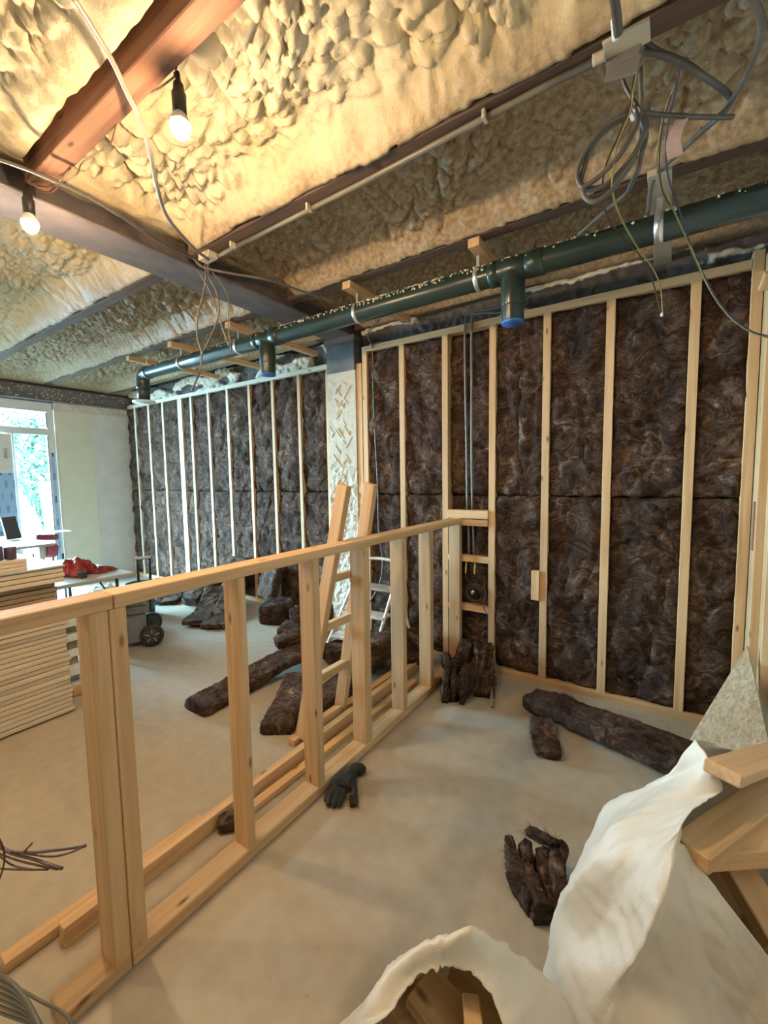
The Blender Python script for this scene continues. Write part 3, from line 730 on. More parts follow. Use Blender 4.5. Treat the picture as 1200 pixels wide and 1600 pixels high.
slab('frayed wool tuft resting on the slanting strip behind the partition', [(-2.62, 2.30, .17), (-2.52, 2.48, .20)], .17, .06, 108, rough=1.8)
slab('short brown wool strip lying across behind the second open bay', [(-1.87, 1.62, .035), (-2.10, 1.98, .04), (-2.22, 2.15, .05)], .20, .065, 109)
slab('long wool strip lying under the leaning wooden ladder', [(-1.86, 1.82, .05), (-1.84, 2.2, .07), (-1.86, 2.55, .13), (-1.80, 2.85, .12)], .20, .075, 110)
slab('thick wool heap behind the last open bay of the partition', [(-1.98, 2.50, .14), (-1.78, 2.78, .18), (-1.62, 2.92, .14)], .30, .22, 111, rough=1.6)
slab('wool piece slumped at the foot of the aluminium step ladder', [(-2.30, 2.52, .06), (-2.14, 2.82, .10)], .22, .10, 112, rough=1.4)
slab('pale-edged wool sheet lying flat before the far left wall', [(-3.98, 2.42, .05), (-4.15, 2.70, .08), (-4.42, 3.02, .22)], .26, .05, 113)
slab('folded wool sheet lying nearest the viewer before the far left wall', [(-3.74, 2.48, .04), (-3.92, 2.74, .06), (-4.12, 3.02, .18)], .26, .055, 114)
slab('brown wool heap against the far wall beyond the folded sheets', [(-4.62, 2.80, .08), (-4.68, 3.08, .22), (-4.55, 3.26, .34)], .30, .16, 116, rough=1.7)
slab('wool piece propped upright against the far left wall', [(-4.35, 3.22, .10), (-4.32, 3.30, .55)], .32, .07, 117, rough=1.6)
slab('dark wool mound beside the first thin partition stud, far wall', [(-3.55, 2.98, .10), (-3.30, 3.10, .11)], .34, .22, 118, rough=1.8)
slab('wool slab propped behind the mound on the far wall', [(-3.78, 3.20, .15), (-3.74, 3.31, .52)], .42, .09, 119, rough=1.8)
slab('flat wool scrap lying left of the column base', [(-3.10, 2.80, .05), (-2.80, 2.95, .05)], .26, .08, 120, rough=1.5)
slab('wool scrap heaped against the column base', [(-3.15, 3.05, .10), (-2.80, 3.16, .12)], .26, .20, 121, rough=1.8)
slab('scattered grey-brown wool debris along the far left wall', [(-5.00, 2.70, .03), (-5.25, 2.98, .05)], .28, .05, 122, rough=1.6)
slab('grey-brown wool debris beneath the far left studs', [(-5.35, 3.00, .06), (-5.90, 3.20, .07)], .34, .12, 123, rough=1.9)
slab('small dark wool scrap below the plate of the tall stud frame', [(-0.57, 2.96, .012), (-0.50, 2.93, .015)], .06, .018, 124, rough=.8)

# white crumpled sheet among the debris
def crumple(name, cx, cy, sx, sy, hgt, m, seed, parent=None, n=46, fold=1.0):
    u, w = np.meshgrid(np.linspace(-1, 1, n), np.linspace(-1, 1, n))
    rr = np.sqrt(u * u + w * w)
    base = np.clip(1 - (np.abs(u) ** 4 + np.abs(w) ** 4) ** .25, 0, 1) ** .45
    X = u * sx / 2 + 0.06 * sx * fbm(u * 2, w * 2, seed, seed); Y = w * sy / 2 + 0.06 * sy * fbm(u * 2, w * 2, seed + 5, seed + 3)
    Z = hgt * base * (0.78 + fold * .30 * fbm(u * 2.2, w * 2.2, seed, seed + 1)) + .25 * hgt * base * np.abs(vnoise(u * 5, w * 5, seed, 4))
    Z = np.maximum(Z, 0.003)
    V = np.stack([X, Y, Z], -1).reshape(-1, 3); F = []
    for j in range(n - 1):
        for i in range(n - 1): a = j * n + i; F.append((a, a + 1, a + n + 1, a + n))
    F.append(tuple([j * n for j in range(n)][::1] + [(n - 1) * n + i for i in range(1, n)] + [j * n + n - 1 for j in range(n - 2, -1, -1)] + [i for i in range(n - 2, 0, -1)]))
    return mesh_from(name, list(map(tuple, V)), F, True)
o = link('plastic_sheet', crumple('plastic_sheet', 0, 0, .7, .5, .14, OFFW, 3), OFFW); o.location = (-5.55, 2.75, 0); tag(o, 'crumpled white plastic sheet on the floor near the far left wall', 'plastic sheet')
o = link('insulation_bag', crumple('insulation_bag', 0, 0, .65, .8, .46, OFFW, 9), OFFW); o.location = (-4.95, 2.0, 0); tag(o, 'bulging white plastic bag on the floor behind the grey table', 'bag')

# ------------------------------------------------------------------ drain pipe
PY, PZ, PR = 2.45, 2.627, .0625
dp = thing('drain_pipe', 'long dark green drain pipe slung under the ceiling with capped outlets', 'pipe', (-2.2, PY, PZ))
tube('pipe_run', [(0.47, PY, PZ), (-1.7, PY, PZ), (-4.60, PY, PZ)], PR, PIPE, dp, seg=32, n=3)
tube('elbow', [(-4.57, PY, PZ), (-4.63, PY, PZ), (-4.685, PY, PZ - .02), (-4.71, PY, PZ - .07), (-4.712, PY, PZ - .16)], PR + .004, PIPE, dp, seg=32, n=5)
tube('down_pipe', [(-4.712, PY, PZ - .1), (-4.712, PY, 2.34)], PR - .002, PIPE, dp, seg=32, n=2)
def lat(name, x, z0, z1, r, m, par, seg=32): return lathe(name, [(r * .985, z0), (r, z0 + .003), (r, z1 - .003), (r * .985, z1)], m, par, (x, PY, 0), seg)
def hz(name, x0, x1, r, m, par): return lathe(name, [(PR, 0), (r, .004), (r, x1 - x0 - .004), (PR, x1 - x0)], m, par, (x0, PY, PZ), 32, Euler((0, math.pi / 2, 0)))
for x, zc in ((-.762, 2.345), (-2.762, 2.345)):
    hz('tee_socket', x - .13, x - .075, PR + .006, PIPE, dp); hz('tee_socket', x + .075, x + .17, PR + .006, PIPE, dp)
    hz('tee_body', x - .08, x + .08, PR + .002, PIPE, dp)
    lat('outlet_pipe', x, zc, PZ, PR - .002, PIPE, dp); lat('outlet_collar', x, 2.43, 2.56, PR + .003, PIPE, dp)
    lat('blue_cap', x, zc - .008, zc + .006, PR - .001, BLUECAP, dp)
lat('pale_collar', -4.712, 2.325, 2.345, PR + .05, PVC, dp)
for x in (-.961, -1.832, -3.103, -3.96, -4.589, -.085):
    hc = thing('pipe_clamp', {-.961: 'shiny metal clamp on the green pipe just left of the near outlet', -1.832: 'bright metal clamp on the pipe above the plastered column', -3.103: 'metal clamp on the green pipe just left of the far outlet',
               -3.96: 'metal clamp on the pipe midway towards its far elbow', -4.589: 'metal clamp next to the far elbow of the green pipe', -.085: 'wide metal clamp on the pipe under the flat white board'}[x], 'pipe clamp', (x, PY, PZ), 'clamps holding the green pipe')
    w = .012 if x != -.085 else .018
    lathe('band', [(PR + .001, -w), (PR + .004, -w), (PR + .004, w), (PR + .001, w)], GALV, hc, (x, PY, PZ), 32, Euler((0, math.pi / 2, 0)))
    bar('hanger', x - w * .7, x + w * .7, PY - .016, PY - .010, PZ + PR - .005, 2.755, GALV, hc, 0)
# battens the pipe hangs from
for x, y1, lb in ((-.945, 3.12, 'rightmost'), (-1.84, 3.12, 'second from the right'), (-3.10, 3.40, 'third from the right'), (-3.97, 3.40, 'fourth from the right'), (-4.76, 3.40, 'leftmost')):
    tag(bar('ceiling_batten', x - .033, x + .033, 2.33, y1, 2.752, 2.80, PINE, None), lb + ' of the short pine battens above the green pipe', 'batten', 'pine battens above the green pipe')
tag(bar('ceiling_board', -.128, -.040, 2.25, 3.21, 2.757, 2.785, CREAM, None), 'flat whitish board crossing above the green pipe near the right corner', 'board')

def crumbs(name, label, pts, smin, smax, m, par=None, flat=1.0, seed=1):
    rs = np.random.RandomState(seed); V, F = [], []
    for p in pts:
        s = rs.uniform(smin, smax); bb = len(V)
        k = 6
        for a, zz in [(q, -1) for q in range(0)]: pass
        top = Vector(p) + Vector((0, 0, s * flat)); bot = Vector(p) - Vector((0, 0, s * flat))
        V.append(tuple(bot))
        for q in range(k):
            a = 2 * math.pi * q / k; r_ = s * rs.uniform(.6, 1.2); V.append((p[0] + r_ * math.cos(a), p[1] + r_ * math.sin(a), p[2] + rs.uniform(-.3, .3) * s * flat))
        V.append(tuple(top))
        for q in range(k):
            F.append((bb, bb + 1 + (q + 1) % k, bb + 1 + q)); F.append((bb + 7, bb + 1 + q, bb + 1 + (q + 1) % k))
    o = link(name, mesh_from(name, V, F, False), m, par)
    if par is None: tag(o, label, 'debris', None, 'stuff')
    else: o['kind'] = 'stuff'
    return o
rs = np.random.RandomState(5)
pts = []
for k in range(620):
    x = -4.5 + 4.9 * rs.rand() if rs.rand() < .45 else rs.uniform(-2.6, -.9); a = math.radians(rs.uniform(55, 165)); r_ = PR + .003
    pts.append((x, PY + r_ * math.cos(a), PZ + r_ * math.sin(a)))
crumbs('foam_splatter', '', pts, .002, .0085, CRUMB, dp, 1.0, 5)
pts = [(-6.985, rs.uniform(1.6, 3.4), rs.uniform(2.6, 2.76)) for k in range(160)]
crumbs('foam_splatter', '', pts, .003, .010, CRUMB, rb, 1.0, 6)
# foam blobs squeezed out above the frames
def blob_run(name, label, x0, x1, y, z, n, s, seed, m=CRUMB):
    rs = np.random.RandomState(seed); P = []
    for k in range(n): P.append((rs.uniform(x0, x1), y + rs.normal(0, .02), z + rs.normal(0, s * .8)))
    return crumbs(name, label, P, s * .3, s, m, None, 1.0, seed)
def lumpy_band(name, label, x0, x1, y, z0, z1, depth, seed, bias):
    nx, nz = int((x1 - x0) / .012), int((z1 - z0) / .012) + 2
    X, Z = np.meshgrid(np.linspace(x0, x1, nx), np.linspace(z0, z1, nz))
    l = np.sqrt(np.maximum(0, 1 - worley(X * 16 + vnoise(X * 9, Z * 9), Z * 16, seed) ** 2)); m_ = vnoise(X * 2.5, Z * 8, 0, seed + 2) + bias
    big = np.clip(m_ * 3 + .5, 0, 1)
    Y = y - depth * l * big - .012 * fbm(X * 20, Z * 20, 0, seed) ; Zt = Z + .02 * vnoise(X * 11, Z * 3, 0, seed + 7)
    V = np.stack([X, Y, Zt], -1).reshape(-1, 3); F = []
    for a in range(nz - 1):
        for b_ in range(nx - 1): q = a * nx + b_; F.append((q, q + 1, q + nx + 1, q + nx))
    me = mesh_from(name, list(map(tuple, V)), F, True)
    at = me.attributes.new('skin', 'FLOAT', 'POINT'); at.data.foreach_set('value', (1 - big).reshape(-1).astype(np.float32))
    o = link(name, me, BANDM); tag(o, label, 'foam', None, 'stuff'); return o
def band_mat():
    m, nt, b = new_mat('foam_over_masonry'); at = N(nt, 'ShaderNodeAttribute', attribute_name='skin')
    n = N(nt, 'ShaderNodeTexNoise', Scale=22, Detail=5); tc = N(nt, 'ShaderNodeTexCoord'); nt.links.new(tc.outputs['Object'], n.inputs['Vector'])
    ad = N(nt, 'ShaderNodeMath', operation='ADD'); nt.links.new(at.outputs['Fac'], ad.inputs[0]); nt.links.new(n.outputs['Fac'], ad.inputs[1])
    c = ramp(nt, ad.outputs[0], [(.72, (.76, .72, .60)), (.98, (.09, .08, .075))]); nt.links.new(c, b.inputs['Base Color']); b.inputs['Roughness'].default_value = .8
    bump(nt, b, n.outputs['Fac'], .6, .01); return m
BANDM = band_mat()
lumpy_band('foam_seam', 'ragged foam and dark masonry showing above the far left frame', -7.0, -2.7, 3.47, 2.62, 2.86, .07, 11, .10)
lumpy_band('foam_seam', 'ragged dark strip with foam specks above the tall right frame', -2.34, .47, 3.19, 2.60, 2.80, .035, 12, -.22)

# ------------------------------------------------------------------ festoon cable lights and one added fill bulb
def bulb(hook, c, label):
    t = thing('hanging_bulb', label, 'light bulb', hook, 'bare bulbs on the ceiling cable')
    x, y, z = c; hx = Vector(hook)
    sx = (Vector((x, y, z + .10)) - hx)
    lathe('bulb_glass', [(.0005, -.040), (.012, -.037), (.024, -.026), (.030, -.010), (.031, .003)], LIT, t, c, 24)
    lathe('added_collar', [(.031, .0031), (.030, .012), (.026, .022), (.019, .034), (.014, .040)], OPAL, t, c, 24)  # opaque collar added to hold the bulb's light off the ceiling
    lathe('lamp_holder', [(.016, .036), (.021, .038), (.022, .095), (.018, .10), (.015, .125), (.009, .13), (.006, .16)], SOCKET, t, c, 20)
    top = Vector((x, y, z + .155))
    tube('hook', [top, top + Vector((-.014, 0, .03)), top + Vector((-.004, 0, .065)), top + Vector((.012, 0, .05)), hx + Vector((0, 0, -.01)), hx], .0022, COPP, t)
    return t
bulb((-1.365, .868, 2.80), (-1.35, .87, 2.635), 'glowing bare bulb hanging under the reddish joist, nearer the viewer')
bulb((-2.33, .765, 2.775), (-2.31, .765, 2.60), 'glowing bare bulb at the left edge beneath the dark steel beam')
bulb((-3.2, -.5, 2.80), (-3.2, -.5, 2.62), 'added unseen bulb out of view to the left, brightening the foreground')  # extra fill bulb, added out of view to light the foreground

def cable(name, pts, r, m, label, group=None, seg=8, n=6, cat='cable'):
    o = tube(name, pts, r, m, None, seg, n); tag(o, label, cat, group); return o
cable('black_cable', [(-2.224, 0.544, 2.735), (-2.184, 0.643, 2.735), (-2.164, 0.716, 2.735), (-2.154, 0.808, 2.735), (-2.149, 0.935, 2.735), (-2.194, 1.116, 2.735), (-2.25, 1.318, 2.735), (-2.26, 1.487, 2.735), (-2.241, 1.571, 2.7), (-2.072, 1.87, 2.7), (-2.012, 2.138, 2.7), (-1.941, 2.449, 2.7), (-1.9, 2.785, 2.715)], .007, CABG, 'long dark cable sagging past the bulbs towards the green pipe')
cable('ceiling_cable', [(-1.367, 0.582, 2.79), (-1.413, 0.653, 2.785), (-1.469, 0.729, 2.785), (-1.529, 0.797, 2.775), (-1.572, 0.86, 2.75), (-1.649, 0.933, 2.72), (-1.787, 1.033, 2.7), (-1.96, 1.176, 2.7), (-2.131, 1.405, 2.72), (-2.207, 1.551, 2.735)], .0085, CABL, 'light grey cable sagging from the top left across the reddish joist')
cable('grey_conduit', [(-2.301, 1.629, 2.785), (-1.882, 1.62, 2.785), (-1.19, 1.61, 2.785), (-0.596, 1.589, 2.785), (-0.241, 1.581, 2.785)], .0115, CABL, 'straight grey conduit clipped along the foam-coated joist', None, 12, 2, 'conduit')
for ci_, p in enumerate([(-1.479, 1.598, 2.79), (-0.599, 1.578, 2.79), (-2.05, 1.597, 2.79)]):
    o = bar('conduit_clip', p[0] - .006, p[0] + .006, p[1] - .016, p[1] + .020, 2.768, 2.80, CREAM, None); tag(o, {0: 'middle', 1: 'rightmost', 2: 'leftmost'}[ci_] + ' cream clip on the long grey conduit', 'clip', 'clips on the grey conduit')
cable('tie_wire', [(-1.36, 0.87, 2.79), (-1.473, 0.87, 2.802), (-1.607, 0.87, 2.841), (-1.687, 0.86, 2.838), (-1.741, 0.86, 2.792), (-1.786, 0.86, 2.756), (-1.899, 0.86, 2.768), (-2.022, 0.86, 2.781), (-2.049, 0.85, 2.745), (-2.146, 0.84, 2.744)], .0028, COPP, 'thin brown wire looping along the reddish joist to the bulb')
multi = [[(-2.289, 0.794, 2.76), (-2.262, 0.823, 2.76), (-2.204, 0.844, 2.77), (-2.102, 0.85, 2.79)], [(-2.324, 0.809, 2.76), (-2.29, 0.844, 2.76), (-2.216, 0.855, 2.77)], [(-2.301, 0.78, 2.77), (-2.252, 0.81, 2.77), (-2.204, 0.834, 2.77)]]
tag(multi_tube('copper_wires', multi, .003, COPP), 'bundle of coppery bare wires above the left bulb', 'wire')

# wires dangling at the joint above the partition
dang = [[(-2.347, 1.62, 2.827), (-2.332, 1.62, 2.707), (-2.38, 1.62, 2.59), (-2.442, 1.62, 2.473), (-2.446, 1.62, 2.359), (-2.413, 1.62, 2.27), (-2.442, 1.62, 2.167), (-2.533, 1.62, 2.061)], [(-2.312, 1.63, 2.821), (-2.321, 1.63, 2.708), (-2.242, 1.62, 2.593), (-2.224, 1.62, 2.499), (-2.255, 1.62, 2.415), (-2.344, 1.62, 2.322), (-2.407, 1.62, 2.268)], [(-2.435, 1.6, 2.8), (-2.305, 1.61, 2.624), (-2.25, 1.62, 2.487), (-2.188, 1.62, 2.347), (-2.152, 1.62, 2.269)], [(-2.297, 1.64, 2.723), (-2.196, 1.64, 2.607), (-2.161, 1.64, 2.527), (-2.171, 1.64, 2.386), (-2.158, 1.64, 2.238)]]
w1 = thing('hanging_cables', 'tangle of loose grey cables dangling where the conduit meets the steel beam', 'cable', (-2.323, 1.62, 2.813))
for k, pth in enumerate(dang): tube('cable_strand', pth, .0055 if k < 2 else .0032, CABG if k != 2 else CABL, w1)
bar('junction_clamp', *(-2.319, -2.2190000000000003, 1.564, 1.624, 2.765, 2.8), CREAM, w1)

# junction box and its cables
jb = thing('junction_box', 'cream junction box fixed under the foam-coated joist with cables hanging from it', 'junction box', (-0.148, 1.573, 2.79))
q = Vector((-0.148, 1.573, 2.79))
beam2('mounting_plate', (-0.214, 1.568, 2.785), (-0.094, 1.566, 2.785), .075, .012, CREAM, jb, side=(0, 1, 0))
beam2('box_body', (-0.209, 1.62, 2.794), (-0.117, 1.62, 2.781), .06, .06, simple('grey_box', (0.13, 0.125, 0.12), (0.2, 0.19, 0.18), 9, rough=0.5), jb, side=(0, 1, 0))
beam2('box_lid', (-0.21, 1.6, 2.746), (-0.119, 1.6, 2.728), .012, .05, simple('grey_lid', (0.16, 0.15, 0.14), rough=0.5), jb, side=(0, 1, 0))
tube('entry_gland', [(-0.177, 1.525, 2.775), (-0.175, 1.495, 2.775), (-0.175, 1.472, 2.78)], .012, PVC, jb, 12)
tube('entry_gland', [(-0.247, 1.577, 2.785), (-0.211, 1.577, 2.785)], .016, CREAM, jb, 12)
cable('thick_cable', [(-0.168, 1.317, 2.74), (-0.165, 1.39, 2.74), (-0.166, 1.474, 2.74)], .012, CABG, 'thick grey cable running from the top edge into the junction box')
big = [[(-0.164, 1.66, 2.823), (-0.109, 1.68, 2.815), (-0.041, 1.72, 2.791), (0.045, 1.8, 2.753), (0.122, 1.88, 2.705), (0.087, 1.9, 2.675), (0.038, 2.0, 2.703), (-0.008, 2.1, 2.731), (-0.085, 2.25, 2.766), (-0.114, 2.31, 2.752), (-0.13, 2.4, 2.68)], [(0.122, 1.88, 2.699), (0.149, 1.8, 2.702), (0.167, 1.72, 2.722), (0.165, 1.66, 2.742), (0.132, 1.6, 2.778)], [(-0.126, 1.66, 2.849), (-0.076, 1.7, 2.816), (0.001, 1.76, 2.784), (0.08, 1.84, 2.736), (0.117, 1.88, 2.717)], [(-0.122, 1.72, 2.671), (-0.054, 1.76, 2.658), (0.05, 1.82, 2.644), (0.128, 1.88, 2.648)]]
w2 = thing('looped_cables', 'heavy grey cables looping right of the junction box near the top right corner', 'cable', (0.122, 1.88, 2.703))
for k, pth in enumerate(big): tube('cable_strand', pth, [.0095, .0095, .008, .0075][k], CABG, w2)
coil = [[(-0.184, 1.68, 2.848), (-0.171, 1.7, 2.769), (-0.128, 1.72, 2.685)], [(-0.125, 1.68, 2.78), (-0.122, 1.7, 2.708), (-0.118, 1.72, 2.641), (-0.105, 1.73, 2.603), (-0.116, 1.73, 2.548), (-0.126, 1.74, 2.508), (-0.152, 1.8, 2.499), (-0.178, 1.9, 2.527), (-0.294, 2.2, 2.641), (-0.416, 2.38, 2.674)], [(-0.124, 1.72, 2.679), (-0.152, 1.72, 2.68), (-0.208, 1.72, 2.681), (-0.266, 1.72, 2.645), (-0.305, 1.72, 2.581), (-0.308, 1.72, 2.53), (-0.277, 1.72, 2.49), (-0.222, 1.72, 2.483), (-0.166, 1.72, 2.519), (-0.121, 1.72, 2.574), (-0.105, 1.72, 2.626), (-0.124, 1.72, 2.668), (-0.158, 1.73, 2.681), (-0.218, 1.73, 2.672), (-0.267, 1.73, 2.631), (-0.292, 1.73, 2.567), (-0.299, 1.73, 2.521), (-0.264, 1.73, 2.493), (-0.204, 1.73, 2.492), (-0.148, 1.73, 2.542), (-0.118, 1.74, 2.605), (-0.119, 1.74, 2.665)], [(-0.141, 1.7, 2.682), (-0.129, 1.7, 2.644), (-0.139, 1.7, 2.609), (-0.174, 1.7, 2.555), (-0.221, 1.7, 2.517), (-0.26, 1.7, 2.497), (-0.286, 1.7, 2.489), (-0.281, 1.7, 2.456), (-0.252, 1.7, 2.431), (-0.209, 1.7, 2.441), (-0.172, 1.7, 2.474), (-0.128, 1.71, 2.532)]]
w3 = thing('cable_coil', 'coil of grey cable tied up below the junction box', 'cable', (-0.124, 1.72, 2.673))
for k, pth in enumerate(coil): tube('cable_strand', pth, [.006, .0075, .0085, .0085][k], CABG, w3)
lathe('tie_ring', [(.014, -.008), (.017, -.008), (.017, .008), (.014, .008)], PVC, w3, (-0.138, 1.71, 2.667), 16, Euler((0, 1.2, 0.4)))
sw = [[(-0.018, 1.74, 2.783), (-0.026, 1.76, 2.751), (-0.053, 1.8, 2.713), (-0.073, 1.85, 2.653), (-0.078, 1.9, 2.578), (-0.042, 2.0, 2.518), (-0.01, 2.2, 2.521), (0.053, 2.4, 2.446), (0.12, 2.5, 2.314), (0.196, 2.55, 2.2), (0.283, 2.6, 2.126), (0.361, 2.6, 2.083)], [(-0.018, 1.74, 2.783), (-0.029, 1.77, 2.73), (-0.046, 1.81, 2.677), (-0.054, 1.86, 2.609), (-0.042, 1.92, 2.543), (-0.007, 2.1, 2.509), (0.039, 2.36, 2.473), (0.093, 2.48, 2.383), (0.172, 2.55, 2.248), (0.272, 2.6, 2.142), (0.361, 2.6, 2.092)], [(-0.027, 1.76, 2.76), (-0.063, 1.82, 2.68), (-0.072, 1.88, 2.596), (-0.06, 1.96, 2.526), (-0.019, 2.15, 2.525), (0.019, 2.36, 2.514), (0.072, 2.45, 2.405), (0.146, 2.53, 2.276), (0.248, 2.6, 2.156), (0.35, 2.6, 2.088)]]
w4 = thing('loose_wires', 'three thin coloured wires hanging in a long curve to the right edge', 'wire', (-0.018, 1.74, 2.783))
for k, pth in enumerate(sw): tube('wire_strand', pth, .0026, (CABY, CABU, CABB)[k], w4)
sw = [[(-0.136, 1.68, 2.785), (-0.146, 1.69, 2.741), (-0.152, 1.7, 2.693), (-0.185, 1.7, 2.609), (-0.219, 1.7, 2.532), (-0.232, 1.75, 2.481), (-0.232, 1.9, 2.466), (-0.213, 2.3, 2.551), (-0.161, 2.5, 2.547), (-0.109, 2.6, 2.45), (-0.07, 2.65, 2.302)], [(-0.129, 1.68, 2.776), (-0.142, 1.69, 2.729), (-0.15, 1.7, 2.672), (-0.185, 1.7, 2.589), (-0.196, 1.7, 2.503), (-0.2, 1.74, 2.464), (-0.189, 1.9, 2.452), (-0.162, 2.3, 2.508), (-0.106, 2.5, 2.473), (-0.075, 2.6, 2.411), (-0.064, 2.65, 2.301)]]
w5 = thing('loose_wires', 'pair of thin wires dangling from the cable coil down past the green pipe', 'wire', (-0.136, 1.68, 2.785))
for k, pth in enumerate(sw): tube('wire_strand', pth, .003, (CABB, CABY)[k], w5)
lathe('wire_connector', [(.004, -.008), (.006, -.006), (.006, .008), (.004, .010)], PVC, w5, (-0.067, 2.65, 2.295), 10)
tp = [(-0.006, 1.79, 2.652), (-0.025, 1.79, 2.615), (-0.031, 1.8, 2.584), (-0.023, 1.81, 2.547)]
def ribbon(name, pts, side, w, m, label, cat):
    P = spline(pts, 5); sd = Vector(side).normalized() * w / 2; V, F = [], []
    for p in P:
        for s_ in (-1, 1):
            V += [tuple(p + sd * s_), tuple(p + sd * s_ + Vector((0, .002, 0)))]
    for i in range(len(P) - 1):
        a = 4 * i; F += [(a, a + 2, a + 6, a + 4), (a + 1, a + 5, a + 7, a + 3), (a, a + 4, a + 5, a + 1), (a + 2, a + 3, a + 7, a + 6)]
    o = link(name, mesh_from(name, V, F), m); tag(o, label, cat); return o
ribbon('tape_strip', tp, (1, 0, .1), .042, PINKT, 'pink printed tape strip draped over a grey cable', 'tape')
cable('hanging_cable', [(-1.696, 2.5, 2.568), (-2.075, 2.9, 2.651), (-2.153, 3.07, 2.588), (-2.152, 3.07, 2.294), (-2.141, 3.07, 1.859), (-2.122, 3.07, 1.472), (-2.11, 3.06, 1.025), (-2.068, 3.05, 0.747), (-2.092, 3.02, 0.552), (-2.184, 2.98, 0.376)], .0065, CABG, 'dark cable dropping beside the column down behind the ladders')
for k, (pp, s_) in enumerate((([(-0.87, 3.12, 2.735), (-1.045, 3.05, 2.675), (-1.245, 3.05, 2.684), (-1.301, 3.055, 2.621), (-1.303, 3.06, 2.182), (-1.293, 3.06, 1.707), (-1.287, 3.06, 1.236)], 'left'), ([(-0.843, 3.12, 2.686), (-1.022, 3.05, 2.636), (-1.21, 3.05, 2.668), (-1.251, 3.055, 2.61), (-1.253, 3.06, 2.175), (-1.252, 3.06, 1.705), (-1.246, 3.06, 1.237)], 'right'))):
    cable('electrical_conduit', pp, .0085, CABL, s_ + ' of two thin grey conduits running down the third bay', 'twin conduits in the third bay', 10, 5, 'conduit')
for k, xx in enumerate((-1.292, -1.255)):
    cable('electrical_conduit', [(xx, 3.10, 1.118), (xx + .004, 3.10, .89)], .0075, CABL, ('left' if k == 0 else 'right') + ' short grey conduit stub below the crosspiece of the third bay', None, 10, 3, 'conduit')
wc = thing('wire_coil', 'small coil of wire with yellow ends hanging in the third bay', 'wire', (-1.25, 3.08, .7))
for x_ in (-1.305, -1.235):
    tube('yellow_end', [(x_, 3.09, .83), (x_ + .004, 3.07, .79), (x_ + .006, 3.06, .745)], .006, simple('yellow_sleeve', (0.55, 0.48, 0.12), rough=0.5), wc)
cc = []
for k in range(46):
    a = k * .42; rr_ = .075 + .012 * math.sin(k * .7); cc.append((-1.215 + rr_ * math.cos(a), 3.055 + .006 * math.sin(k), .60 + rr_ * .85 * math.sin(a)))
tube('coil_loops', [(-1.295, 3.06, .745), (-1.285, 3.055, .70)] + cc + [(-1.15, 3.05, .50), (-1.12, 3.045, .46)], .003, CABB, wc, n=3)
lathe('steel_connector', [(.004, -.02), (.010, -.015), (.010, .015), (.004, .02)], GALV, wc, (-1.235, 3.045, .605), 12, Euler((.3, .5, 0)))

# ------------------------------------------------------------------ window and yard
wf = bar('window_1', X0 - .09, X0 - .02, 2.37, 2.445, 0.0, 2.575, PVC); struct(wf, 'white plastic window frame at the far left')
def wpart(nm, *a, m=PVC): return bar(nm, *a, m, wf)
wpart('head', X0 - .09, X0 - .02, 0.5, 2.37, 2.45, 2.575)
wpart('transom', X0 - .09, X0 - .02, 0.5, 2.37, 2.135, 2.225)
wpart('sill', X0 - .09, X0 - .02, 0.5, 2.37, 0.0, 0.09)
wpart('mullion', X0 - .09, X0 - .015, 1.925, 2.0, 0.09, 2.135)
wpart('mullion', X0 - .09, X0 - .015, 0.5, 0.6, 0.09, 2.135)
wpart('glass_pane', X0 - .062, X0 - .055, 2.0, 2.37, .09, 2.135, m=GLASS)
wpart('glass_pane', X0 - .062, X0 - .055, .6, 1.925, .09, 2.135, m=GLASS)
wpart('glass_pane', X0 - .062, X0 - .055, .5, 2.37, 2.225, 2.45, m=GLASS)
wpart('film_strip', X0 - .0195, X0 - .017, 2.385, 2.425, .3, 1.9, m=FILM)
wpart('inner_bead', X0 - .05, X0 - .02, 2.36, 2.372, .1, 2.13, m=RUBB)
wpart('inner_bead', X0 - .05, X0 - .02, 2.36, 2.372, 2.235, 2.44, m=RUBB)
# door leaf standing beside the mullion, wrapped in blue film
dl = thing('door_leaf', 'white door leaf wrapped in blue printed film beside the window mullion', 'door leaf', (-6.98, 1.6, 0))
bar('leaf_frame', -7.09, -7.03, 1.70, 1.95, 0.02, 2.12, PVC, dl)
bar('blue_film', -7.029, -7.026, 1.71, 1.945, .70, 1.62, FILM, dl)
bar('door_handle', -7.03, -6.99, 1.86, 1.885, 1.80, 1.93, simple('grey_handle', (0.3, 0.32, 0.34), rough=0.4), dl)
bar('hinge_block', -7.03, -7.0, 1.76, 1.94, 1.76, 1.81, PVC, dl); bar('hinge_block', -7.03, -7.0, 1.76, 1.94, 1.63, 1.67, PVC, dl)

